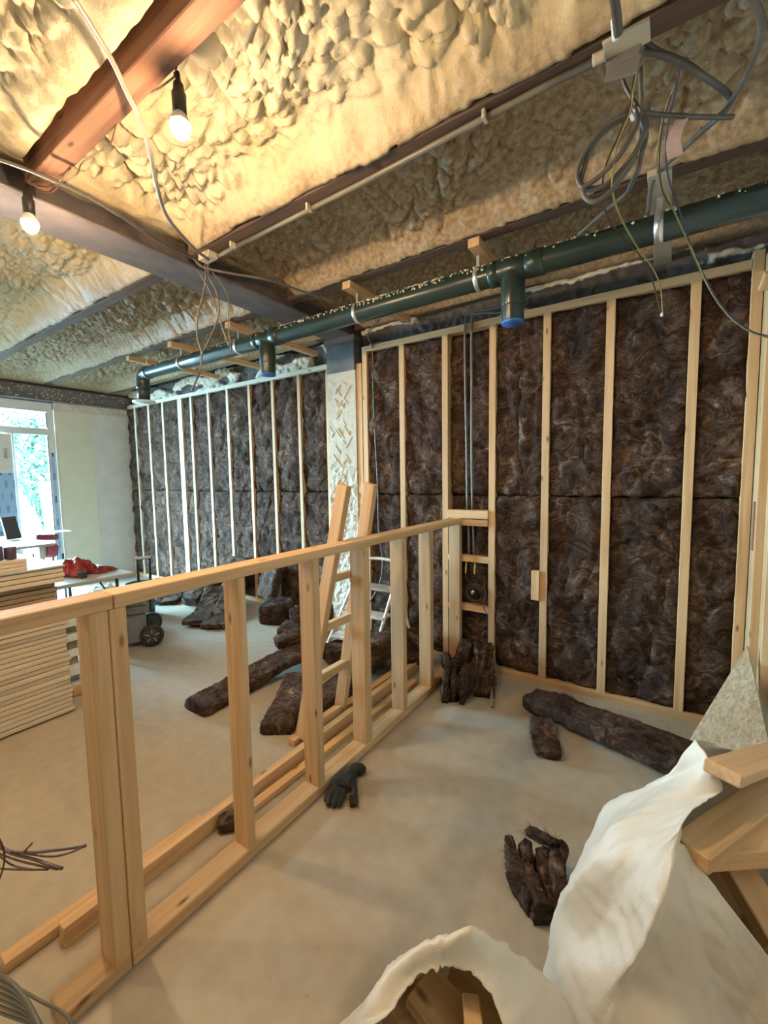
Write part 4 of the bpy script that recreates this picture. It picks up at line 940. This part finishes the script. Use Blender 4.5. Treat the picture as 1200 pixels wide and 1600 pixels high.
yd = link('yard_floor', mesh_from('yard_floor', [(-22, -9, -.12), (-7.2, -9, -.12), (-7.2, 12, -.12), (-22, 12, -.12), (-22, -9, -.3), (-7.2, -9, -.3), (-7.2, 12, -.3), (-22, 12, -.3)], [(0, 1, 2, 3), (7, 6, 5, 4), (0, 4, 5, 1), (1, 5, 6, 2), (2, 6, 7, 3), (3, 7, 4, 0)]), PAVE)
struct(yd, 'paved yard outside the window')
def leaves(cx, cy, cz, rx, ry, rz_, n, seed, label):
    rs = np.random.RandomState(seed); V, F = [], []
    for k in range(n):
        d_ = rs.normal(0, 1, 3); d_ /= np.linalg.norm(d_); r_ = rs.uniform(.5, 1.0) ** .5
        p = np.array([cx, cy, cz]) + d_ * r_ * np.array([rx, ry, rz_]); s = rs.uniform(.05, .10)
        a, b_ = rs.normal(0, 1, 3), rs.normal(0, 1, 3); a /= np.linalg.norm(a); b_ = np.cross(a, b_); b_ /= np.linalg.norm(b_) + 1e-9
        i = len(V); V += [tuple(p - a * s), tuple(p + b_ * s * .5), tuple(p + a * s), tuple(p - b_ * s * .5)]; F.append((i, i + 1, i + 2, i + 3))
    t = thing('garden_tree', label, 'tree', (cx, cy, -.12), 'trees beyond the yard')
    o = link('foliage', mesh_from('foliage', V, F), LEAF, t); o['kind'] = 'stuff'
    tube('trunk', [(cx, cy, -.12), (cx + .05, cy, cz * .5), (cx, cy, cz)], .09, JOIW, t)
leaves(-12.6, 4.4, 1.7, 1.0, 1.25, 1.7, 8000, 1, 'green leafy tree seen through the right glass pane')
leaves(-15.2, 3.2, 1.9, 1.3, 2.2, 2.2, 8000, 2, 'green leafy tree behind the pale panel outside')
leaves(-12.0, 7.2, 2.0, 1.2, 1.4, 2.2, 6000, 3, 'green leafy tree outside towards the pier')
# awning line
tag(bar('awning', -8.6, -7.6, -2, 5.0, 2.62, 2.66, WHITEB, None), 'pale blue awning sheet above the outside of the window', 'awning')
bbm = crumple('big_bag', 0, 0, .8, .62, 1.75, OFFW, 21, n=40, fold=.6)
o = link('big_bag', bbm, OFFW); o.location = (-9.7, 2.74, -.12); tag(o, 'huge white builders bag standing outside the window', 'bag')
o = beam2('green_panel', (-9.2, 3.13, -.10), (-9.45, 3.13, 1.50), .36, .04, GREENP, None, side=(0, 1, 0)); tag(o, 'pale green panel leaning outside the window', 'panel')
o = link('rubble_heap', crumple('rubble_heap', 0, 0, 1.6, 1.6, .5, OFFW, 31, n=40, fold=2.2), PAVE); o.location = (-8.6, 2.5, -.12); tag(o, 'heap of pale rubble and sacks outside the window', 'rubble', None, 'stuff')

# ------------------------------------------------------------------ stack of boards
rs = np.random.RandomState(8)
z = 0.012; k = 0; nb = 30; th = 0.0305
_t = ['twenty-', 'thirty-']; NTH = ORD + ['thirteenth', 'fourteenth', 'fifteenth', 'sixteenth', 'seventeenth', 'eighteenth', 'nineteenth', 'twentieth'] + ['twenty-' + w for w in ORD[:9]] + ['thirtieth'] + ['thirty-' + w for w in ORD[:9]]
tag(bar('pallet_runner', -4.3, -3.3, .98, 1.05, 0, .012, RUBB), 'dark spacer beneath the tall stack of boards', 'spacer')
while z < .95:
    rec = .70 < z < .86  # boards set back from the face take the darker brown
    dx = rs.uniform(-.006, .006) - (.045 if rec else 0); dy = rs.uniform(-.008, .008) - (.03 if rec else 0)
    if .40 < z < .55: dx -= .015
    nm = 'beige board %s of the tall stack' % ('at the bottom' if k == 0 else '')
    t_ = th - .004
    me = box_mesh('board', 1.2, 1.85, t_, .0025)
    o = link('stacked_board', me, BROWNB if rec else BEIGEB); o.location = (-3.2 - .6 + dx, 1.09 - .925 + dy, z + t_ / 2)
    lev = 'bottom board of the tall beige stack, resting on the floor' if k == 0 else ('dark recessed board in the upper part of the tall stack' if rec else ('beige board in the lower half of the tall stack' if z < .42 else ('beige board in the middle of the tall stack' if z < .7 else 'beige board in the top layers of the tall stack')))
    if k: lev = '%s board up from the floor in the tall beige stack%s' % (NTH[k], ', set back and darker' if rec else '')
    tag(o, lev, 'board', 'boards in the tall stack')
    z += th + rs.uniform(-.001, .001); k += 1
ZT = z
tag(bar('cover_board', -4.45, -3.195, -.75, 1.10, ZT, ZT + .012, GREYT), 'smooth pale sheet covering the tall stack of boards', 'board')
ZT += .012
bx = thing('plank_bundle', 'short bundle of pale planks lying on top of the board stack', 'timber', (-3.4, .7, ZT))
for k in range(3):
    bar('short_plank', -3.40, -3.25, .35, .925, ZT + k * .022, ZT + k * .022 + .02, BEIGEB, bx)
for k, (yy, hh) in enumerate(((.80, .085), (.862, .075))):
    o = lathe('tape_roll', [(.024, 0), (.030, .003), (.030, hh - .003), (.026, hh)], DKPUR, None, (-3.30, yy, ZT + .067), 20)
    tag(o, ('left' if k == 0 else 'right') + ' dark purple roll standing on the plank bundle', 'roll', 'purple rolls on the plank bundle')

# white panels under and beside the table
rs = np.random.RandomState(3)
for k, zz in enumerate((.02, .14, .255, .375, .49)):
    o = bar('white_panel', -4.85, -3.47 + .03 * math.sin(k * 2), .5, 1.29 + .015 * math.cos(k * 3), zz, zz + .052, WHITEB)
    tag(o, ['lowest', 'second lowest', 'middle', 'second highest', 'highest'][k] + ' of the spaced white panels behind the tall board stack', 'panel', 'spaced white panels behind the board stack')
    o = bar('spacer_batten', -3.60, -3.52, .5, 1.25, zz + .052, zz + .052 + (.062 if k < 4 else .02), BROWNB); tag(o, ['lowest', 'second lowest', 'middle', 'second highest', 'highest'][k] + ' of the dark spacers between the white panels', 'spacer', 'spacers between the white panels')
tag(beam2('loose_batten', (-3.432, 1.163, 0.03), (-3.438, 1.382, 0.03), .05, .05, PINE, None), 'short pine batten on the floor at the corner of the board stack', 'timber')

tb = thing('work_table', 'low grey folding table carrying red sacks', 'table', (-4.2, 1.3, 0))
bar('table_top', -4.85, -3.63, .95, 1.725, .725, .752, GREYT, tb, .004)
for x_ in (-3.75, -4.7):
    for y_ in (1.02, 1.64): tube('leg', [(x_, y_, .725), (x_ + .02, y_, .0)], .013, STEEL, tb)
tube('brace', [(-3.75, 1.64, .45), (-4.2, 1.64, .72)], .008, STEEL, tb)
def puffy(name, label, loc, sx, sy, hh, m, seed, rz, fold=1.2):
    o = link(name, crumple(name, 0, 0, sx, sy, hh, m, seed, n=36, fold=fold), m); o.location = loc; o.rotation_euler = (0, 0, rz); tag(o, label, 'sack', 'red sacks on the grey table'); return o
puffy('red_sack', 'bulging red plastic sack standing on the grey table', (-3.98, 1.44, .753), .26, .24, .15, REDP, 4, .4)
puffy('red_sack', 'flat dark-red sack with orange print lying right of the bulging one', (-3.90, 1.60, .753), .20, .13, .055, ORNG, 6, 1.9, .6)
tag(bar('black_pouch', -3.80, -3.745, 1.385, 1.43, .753, .80, RUBB), 'small black and grey pouch at the front edge of the grey table', 'pouch')

t2 = thing('far_table', 'pale board table standing near the window', 'table', (-5.5, 1.2, 0))
bar('table_top', -6.08, -4.93, .55, 1.63, .885, .91, GREYT, t2)
for x_ in (-5.98, -5.03):
    for y_ in (.62, 1.55): bar('leg', x_ - .02, x_ + .02, y_ - .02, y_ + .02, 0, .885, PINEW, t2)
rc = thing('red_chair', 'red and grey chair behind the pale table by the window', 'chair', (-6.05, 1.95, 0))
V = [(-6.1, 1.80, .84), (-6.1, 2.03, .80), (-6.1, 2.05, .87), (-6.1, 1.84, .91)]
beam2('backrest', (-6.05, 1.82, .865), (-6.05, 2.04, .84), .05, .07, REDD, rc, side=(1, 0, 0), bev=.015)
beam2('seat_shell', (-6.02, 1.84, .72), (-6.02, 1.98, .70), .30, .16, REDD, rc, side=(1, 0, 0), bev=.03)
beam2('grey_side', (-5.95, 1.79, .72), (-5.95, 1.85, .72), .2, .15, TOOLG, rc, side=(1, 0, 0), bev=.01)
for x_, y_ in ((-6.2, 1.83), (-6.2, 2.02), (-5.9, 1.83), (-5.9, 2.02)): tube('leg', [(x_, y_, .66), (x_, y_, 0)], .012, RUBB, rc)
tag(bar('paper_sheet', -6.1, -5.9, 1.84, 2.13, .912, .915, WHITEB), 'white sheet resting on the red chair by the window', 'paper')
tag(beam2('slate_slat', (-5.6, 1.505, 0.92), (-5.7, 1.495, 1.141), .12, .03, simple('slate', (0.05, 0.055, 0.07), rough=0.4), None, side=(0, 1, 0)), 'dark slanted slat standing on the pale table by the window', 'panel')

# rolling tool box
HUBM = simple('hub_dark', (0.05, 0.05, 0.055), rough=.4); SPOK = simple('spoke_grey', (0.45, 0.46, 0.47), rough=.4)
tx = thing('rolling_toolbox', 'grey plastic rolling tool box with big wheels beside the partition', 'tool box', (-3.97, 1.85, 0))
ang = math.atan2(.45, -.89)     # faces the viewer
def TB(lx, ly, lz):             # lx right as seen, ly away from viewer
    rx, ry = 0.45, 0.89; fx, fy = -0.89, 0.45
    return Vector((-3.93 + rx * lx + fx * ly, 1.83 + ry * lx + fy * ly, lz))
def tbox(nm, lx0, lx1, ly0, ly1, z0, z1, m, par, bev=.008):
    a = TB((lx0 + lx1) / 2, ly0, (z0 + z1) / 2); b_ = TB((lx0 + lx1) / 2, ly1, (z0 + z1) / 2)
    return beam2(nm, a, b_, lx1 - lx0, z1 - z0, m, par, side=(.45, .89, 0), bev=bev)
tbox('bin_body', -.28, .10, .03, .42, .03, .30, TOOLG, tx, .02)
tbox('tool_tray', -.29, .13, .02, .44, .30, .37, TOOLG, tx, .012)
tbox('lid', -.27, .11, .03, .43, .37, .415, TOOLG, tx, .015)
tbox('latch', -.16, -.06, .0, .03, .26, .38, RUBB, tx, .006)
tbox('carry_grip', -.13, .0, .20, .24, .415, .445, RUBB, tx, .006)
for ly in (-.005, .42):
    c_ = TB(.14, ly, .098)
    wh = lathe('wheel', [(.070, -.022), (.094, -.024), (.098, -.012), (.098, .012), (.094, .024), (.072, .022), (.070, -.022)], RUBB, tx, c_, 28, Vector((-.89, .45, 0)).to_track_quat('Z', 'Y').to_euler(), caps=False)
    hb = lathe('wheel_hub', [(.016, -.018), (.020, -.018), (.068, -.010), (.071, -.004), (.071, .006), (.02, .014), (.016, .016)], HUBM, tx, c_, 10, Vector((-.89, .45, 0)).to_track_quat('Z', 'Y').to_euler(), smooth=False)
    if ly < 0:
        for k in range(5):
            a = k * 1.2566 + .3; e = Vector((.45, .89, 0)) * math.cos(a) + Vector((0, 0, 1)) * math.sin(a); o_ = Vector((.89, -.45, 0)) * .019
            beam2('wheel_spoke', c_ + o_ + e * .022, c_ + o_ + e * .064, .016, .006, SPOK, tx, side=(.89, -.45, 0), bev=.002).rotation_euler
for lx in (.055, .155):
    tube('handle_post', [TB(lx, .30, .35), TB(lx, .30, .76)], .013, RUBB, tx)
tube('handle_bar', [TB(.04, .30, .765), TB(.17, .30, .765)], .016, simple('handle_grip_grey', (0.45, 0.48, 0.5), rough=0.5), tx)
tag(lathe('plastic_bin', [(.10, 0), (.13, .02), (.15, .36), (.155, .37), (.14, .37), (.13, .33)], DKBLUE, None, (-4.85, 2.36, 0), 24), 'dark blue plastic bin behind the rolling tool box', 'bin')

# ------------------------------------------------------------------ stick, glove, twigs, cable bundle
tag(tube('wooden_stick', [(-.905, 2.56, .02), (-1.0, 2.80, .06), (-1.09, 3.04, .12)], .011, simple('grey_stick', (0.20, 0.15, 0.10), (0.26, 0.2, 0.14), 20), None), 'short dark stick leaning on the bottom plate of the tall stud frame', 'stick')

def glove():
    parts = []
    def limb(pts, rad, flat=.55):
        P = spline(pts, 5); n = len(P); rr = [rad[0] + (rad[1] - rad[0]) * i / (n - 1) for i in range(n)]; rr[-1] *= .55; rr[0] *= .9
        v, f = tube_vf(P, rr, 12); v = [Vector((q.x, q.y, .002 + (q.z) * 1.0)) for q in v]; parts.append((v, f))
    W1, P1 = Vector((-1.275, 1.56, .024)), Vector((-1.262, 1.47, .026))
    for s in (-.020, -.007, .007, .020):
        o_ = Vector((s * 1.1, s * .35, 0)); limb([W1 + o_, P1 + o_ * 1.3 + Vector((0, 0, .004))], (.022, .024))
    limb([P1 + Vector((-.028, -.005, 0)), (-1.285, 1.41, .022), (-1.272, 1.375, .012)], (.015, .0105))
    limb([P1 + Vector((-.010, -.010, .002)), (-1.262, 1.40, .026), (-1.248, 1.360, .012)], (.015, .011))
    limb([P1 + Vector((.010, -.010, .002)), (-1.235, 1.405, .026), (-1.218, 1.366, .012)], (.015, .0115))
    limb([P1 + Vector((.028, -.002, 0)), (-1.215, 1.425, .022), (-1.200, 1.385, .012)], (.014, .010))
    limb([(-1.25, 1.53, .024), (-1.205, 1.505, .026), (-1.170, 1.462, .015)], (.018, .013))
    limb([W1 + Vector((0, -.01, 0)), (-1.282, 1.60, .028), (-1.262, 1.622, .028), (-1.235, 1.615, .024)], (.030, .026))
    V, F = merge_vf(parts); me = mesh_from('work_glove', V, F, True); o = link('work_glove', me, GLOVE)
    m = o.modifiers.new('r', 'REMESH'); m.mode = 'VOXEL'; m.voxel_size = .0032; m.use_smooth_shade = True
    s = o.modifiers.new('s', 'SMOOTH'); s.iterations = 3
    dg = bpy.context.evaluated_depsgraph_get(); me2 = bpy.data.meshes.new_from_object(o.evaluated_get(dg)); o.modifiers.clear(); o.data = me2
    tag(o, 'black knitted work glove lying beside the partition bottom plate', 'glove')
glove()
slab('tiny wool scrap touching the thumb of the black glove', [(-1.185, 1.475, .012), (-1.150, 1.430, .012)], .035, .018, 131, rough=.35)
tag(slab('x', [(-1.56, 1.02, .03), (-1.50, 1.10, .03)], .07, .05, 132, rough=.5, name='dark_rag'), 'dark rag lying between partition plate and long batten', 'rag')

tw = thing('bent_wires', 'brown bent wire ends reaching in from the left edge above the floor', 'wire', (-1.433, 0.3, 0.526))
tws = [[(-1.49, 0.28, 0.595), (-1.399, 0.3, 0.561), (-1.264, 0.31, 0.61), (-1.106, 0.32, 0.688), (-0.967, 0.33, 0.76)], [(-1.289, 0.31, 0.595), (-1.129, 0.32, 0.661), (-1.015, 0.32, 0.729), (-0.967, 0.33, 0.76)], [(-1.496, 0.28, 0.573), (-1.374, 0.3, 0.565), (-1.222, 0.31, 0.615), (-1.099, 0.31, 0.664), (-1.053, 0.315, 0.677)], [(-1.511, 0.28, 0.526), (-1.326, 0.3, 0.569), (-1.181, 0.31, 0.62), (-1.079, 0.315, 0.661)], [(-1.52, 0.29, 0.45), (-1.283, 0.3, 0.563), (-1.121, 0.31, 0.642)], [(-1.387, 0.29, 0.552), (-1.331, 0.3, 0.549), (-1.229, 0.31, 0.584)], [(-1.273, 0.31, 0.608), (-1.212, 0.31, 0.659)], [(-1.422, 0.28, 0.644), (-1.356, 0.29, 0.595), (-1.368, 0.29, 0.532), (-1.48, 0.29, 0.398)]]
for k, pth in enumerate(tws): tube('wire_strand', pth, .0033 if k in (0, 2) else .0022, COPP, tw)
cb = thing('cable_bundle', 'bundle of grey-green cables in the bottom left corner', 'cable', (-1.067, 0.22, 0.438))
cbm = simple('grey_green_cable', (0.11, 0.105, 0.08), (0.17, 0.16, 0.125), 9, rough=0.4)
for k in range(7):
    a_ = k * 8
    pth = [[(-1.593, 0.235, 0.18), (-1.238, 0.24, 0.379), (-1.103, 0.245, 0.423), (-0.995, 0.24, 0.441), (-0.896, 0.22, 0.466)], [(-1.6, 0.235, 0.158), (-1.243, 0.24, 0.359), (-1.098, 0.245, 0.415), (-0.985, 0.24, 0.444), (-0.885, 0.22, 0.474)], [(-1.608, 0.235, 0.134), (-1.249, 0.24, 0.339), (-1.092, 0.245, 0.408), (-0.975, 0.24, 0.446), (-0.875, 0.22, 0.483)], [(-1.616, 0.235, 0.111), (-1.254, 0.24, 0.319), (-1.087, 0.245, 0.4), (-0.965, 0.24, 0.448), (-0.865, 0.22, 0.492)], [(-1.624, 0.235, 0.087), (-1.26, 0.24, 0.299), (-1.081, 0.245, 0.392), (-0.955, 0.24, 0.451), (-0.855, 0.22, 0.5)], [(-1.633, 0.235, 0.063), (-1.265, 0.24, 0.278), (-1.076, 0.245, 0.384), (-0.945, 0.24, 0.453), (-0.845, 0.22, 0.508)], [(-1.641, 0.235, 0.039), (-1.271, 0.24, 0.257), (-1.07, 0.245, 0.377), (-0.935, 0.24, 0.455), (-0.835, 0.22, 0.516)]][k]
    tube('cable_strand', pth, .0036, cbm, cb)
tube('cable_strand', [(-1.532, 0.26, 0.166), (-1.288, 0.27, 0.282), (-1.145, 0.28, 0.338), (-1.009, 0.28, 0.412), (-0.92, 0.27, 0.464), (-0.88, 0.26, 0.441)], .0036, cbm, cb)

# ------------------------------------------------------------------ osb offcut
def osb():
    A, B, C_ = Vector((.365, 2.86, .585)), Vector((.085, 2.62, 0.0)), Vector((.46, 2.30, 0.0))
    n_ = (B - A).cross(C_ - A).normalized() * .012
    V = [A, B, C_, A + n_, B + n_, C_ + n_]; V = [tuple(v) for v in V]
    bm = bmesh.new(); vs = [bm.verts.new(v) for v in V]
    for f in ((0, 2, 1), (3, 4, 5), (0, 1, 4, 3), (1, 2, 5, 4), (2, 0, 3, 5)): bm.faces.new([vs[i] for i in f])
    bmesh.ops.recalc_face_normals(bm, faces=bm.faces); me = bpy.data.meshes.new('osb_offcut'); bm.to_mesh(me); bm.free()
    tag(link('osb_offcut', me, OSB), 'pointed chipboard offcut leaning in the right corner behind the white sack', 'board')
osb()

# ------------------------------------------------------------------ woven sacks with offcuts
def sack(name, cols, label, seed, sub=12):
    """cols: list of columns, each a list of points from base to rim; bicubic loft, closed around"""
    n, m_ = len(cols), len(cols[0]); C_ = [[Vector(p) for p in c] for c in cols]
    vert = [spline(c, sub) for c in C_]; M = len(vert[0]); grid = []
    for j in range(M):
        ring = [vert[i][j] for i in range(n)]; out = []
        for i in range(n):
            a, b, c, d = ring[i - 1], ring[i], ring[(i + 1) % n], ring[(i + 2) % n]
            for k in range(sub):
                t = k / sub; lin = b.lerp(c, t)
                cr = 0.5 * ((2 * b) + (c - a) * t + (2 * a - 5 * b + 4 * c - d) * t * t + (3 * b - a - 3 * c + d) * t ** 3)
                out.append(lin.lerp(cr, .15))
        grid.append(out)
    K = len(grid[0]); V = np.array([[tuple(p) for p in r] for r in grid]).reshape(-1, 3); cen = V.mean(0)
    d = V - cen; d[:, 2] *= .2; d /= np.linalg.norm(d, axis=1)[:, None]
    ang = np.arctan2(V[:, 1] - cen[1], V[:, 0] - cen[0]); q1 = V[:, 2] * 9 + ang * 1.2; q2 = ang * 2.2 - V[:, 2] * 2
    h = 0.010 * fbm(V[:, 0] * 4, V[:, 1] * 4, V[:, 2] * 4, seed, 2) + 0.0045 * (1 - np.abs(vnoise(q1 * 2.2, q2 * 1.0, 0, seed + 4)) * 4) * (vnoise(q2, V[:, 2] * 5, 3, seed) > -.1) + 0.003 * vnoise(q1 * 5, q2 * 2, 1, seed + 8)
    V = V + d * h[:, None]; V[:, 2] = np.maximum(V[:, 2], .002)
    F = []
    for j in range(M - 1):
        for i in range(K): F.append((j * K + i, j * K + (i + 1) % K, (j + 1) * K + (i + 1) % K, (j + 1) * K + i))
    F.append(tuple(range(K - 1, -1, -1)))
    me = mesh_from(name, [tuple(v - cen) for v in V], F, True); o = link(name, me, BAG); o.location = cen
    s = o.modifiers.new('s', 'SOLIDIFY'); s.thickness = .0015; s.offset = -1
    tag(o, label, 'sack', 'white woven sacks of timber offcuts'); return o
def bz(px, py, z): pass
SA = [[(-0.085, 0.93, 0), (-0.08, 0.95, 0.3), (-0.021, 0.989, 0.46), (0.026, 1.016, 0.6), (0.05, 1.093, 0.68)], [(-0.11, 0.94, 0), (-0.1, 0.96, 0.3), (-0.03, 0.98, 0.47), (0.014, 1.004, 0.61), (0.04, 1.081, 0.69)], [(-0.19, 1.0, 0), (-0.185, 1.02, 0.28), (-0.108, 1.052, 0.42), (-0.047, 1.058, 0.58), (0.045, 1.084, 0.73)], [(-0.25, 1.1, 0), (-0.234, 1.126, 0.27), (-0.195, 1.089, 0.42), (-0.114, 1.094, 0.56), (0.068, 1.13, 0.745)], [(-0.23, 1.22, 0), (-0.22, 1.22, 0.27), (-0.164, 1.132, 0.45), (-0.087, 1.149, 0.62), (0.125, 1.227, 0.75)], [(-0.16, 1.34, 0), (-0.16, 1.36, 0.3), (-0.13, 1.36, 0.5), (0.015, 1.301, 0.68), (0.101, 1.237, 0.8)], [(-0.06, 1.42, 0), (-0.05, 1.43, 0.3), (-0.02, 1.42, 0.52), (0.035, 1.297, 0.73), (0.075, 1.287, 0.82)], [(0.1, 1.46, 0), (0.1, 1.47, 0.3), (0.11, 1.47, 0.5), (0.12, 1.47, 0.64), (0.161, 1.411, 0.76)], [(0.28, 1.46, 0), (0.28, 1.48, 0.3), (0.28, 1.48, 0.5), (0.28, 1.48, 0.6), (0.3, 1.5, 0.7)], [(0.42, 1.36, 0), (0.43, 1.36, 0.3), (0.435, 1.36, 0.45), (0.435, 1.36, 0.55), (0.44, 1.36, 0.66)], [(0.43, 1.1, 0), (0.44, 1.1, 0.25), (0.44, 1.11, 0.36), (0.44, 1.12, 0.44), (0.44, 1.14, 0.5)], [(0.34, 0.9, 0), (0.36, 0.9, 0.2), (0.36, 0.93, 0.3), (0.35, 0.96, 0.38), (0.281, 1.076, 0.44)], [(0.14, 0.87, 0), (0.15, 0.9, 0.25), (0.149, 1.056, 0.36), (0.178, 1.076, 0.44), (0.196, 1.084, 0.52)], [(0.02, 0.9, 0), (0.03, 0.92, 0.28), (0.059, 1.014, 0.43), (0.088, 1.04, 0.54), (0.12, 1.076, 0.61)]]
sack('woven_sack', SA, 'large white woven sack of timber offcuts in the lower right corner', 201)
def off(p0, p1, w, d, label, side=(0, 0, 1)):
    o = beam2('timber_offcut', p0, p1, w, d, PINE, None, side=side, bev=.003); tag(o, label, 'timber', 'pine offcuts in the white sacks'); return o
off((0.121, 1.215, 0.8), (0.308, 1.671, 0.66), .03, .075, 'pale block end poking highest out of the right sack', side=(0.2, .4, 1))
off((0.062, 1.091, 0.665), (0.285, 1.49, 0.67), .038, .075, 'wide offcut slanting up to the right across the right sack')
off((0.062, 1.157, 0.62), (0.276, 1.295, 0.64), .045, .07, 'offcut lying level across the mouth of the right sack')
off((0.148, 1.256, 0.57), (0.23, 1.143, 0.5), .04, .07, 'offcut pointing down to the lower right under the level one', side=(0, 0, 1))
off((0.084, 1.304, 0.48), (.26, 1.12, .38), .04, .09, 'shaded offcut deep inside the right sack')
off((.08, 1.30, .25), (.30, 1.15, .56), .045, .09, 'steep offcut buried at the back of the right sack', side=(0, 1, 0))
SB = [[(-0.62, 0.5, 0), (-0.6, 0.5, 0.25), (-0.55, 0.5, 0.42), (-0.46, 0.5, 0.5)], [(-0.6, 0.66, 0), (-0.58, 0.66, 0.25), (-0.474, 0.581, 0.44), (-0.409, 0.593, 0.49)], [(-0.54, 0.8, 0), (-0.52, 0.79, 0.25), (-0.446, 0.658, 0.5), (-0.385, 0.657, 0.52)], [(-0.45, 0.88, 0), (-0.44, 0.87, 0.25), (-0.385, 0.711, 0.54), (-0.344, 0.686, 0.54)], [(-0.36, 0.92, 0), (-0.35, 0.91, 0.25), (-0.307, 0.751, 0.585), (-0.307, 0.706, 0.55)], [(-0.26, 0.92, 0), (-0.25, 0.91, 0.25), (-0.265, 0.791, 0.55), (-0.268, 0.706, 0.54)], [(-0.16, 0.86, 0), (-0.15, 0.85, 0.25), (-0.194, 0.858, 0.45), (-0.234, 0.691, 0.53)], [(-0.12, 0.74, 0), (-0.11, 0.73, 0.25), (-0.125, 0.863, 0.38), (-0.203, 0.669, 0.51)], [(-0.1, 0.5, 0), (-0.1, 0.5, 0.25), (-0.11, 0.5, 0.4), (-0.14, 0.48, 0.5)], [(-0.22, 0.36, 0), (-0.22, 0.36, 0.25), (-0.22, 0.37, 0.4), (-0.24, 0.38, 0.5)], [(-0.42, 0.34, 0), (-0.42, 0.34, 0.25), (-0.42, 0.35, 0.4), (-0.4, 0.37, 0.5)]]
sack('woven_sack', SB, 'smaller white woven sack of timber offcuts at the bottom edge', 202)
off((-0.408, 0.716, 0.43), (-0.27, 0.691, 0.4), .03, .09, 'broad offcut leaning across the bottom sack')
off((-0.295, 0.721, 0.47), (-0.25, 0.64, 0.47), .03, .034, 'narrow rounded offcut standing in the bottom sack')
off((-0.383, 0.804, 0.36), (-0.253, 0.81, 0.34), .05, .08, 'shaded offcut deepest in the bottom sack')
off((-0.442, 0.653, 0.38), (-0.374, 0.784, 0.34), .05, .08, 'dark-sided offcut at the left inside the bottom sack')

# ------------------------------------------------------------------ floor litter
rs = np.random.RandomState(17); pts = []
for k in range(150):
    x, y = rs.uniform(-3.2, .3), rs.uniform(.5, 3.0); pts.append((x, y, .002))
crumbs('wood_chips', 'small pale wood chips and foam crumbs scattered over the screed floor', pts, .002, .0065, CHIP, None, .3, 17)
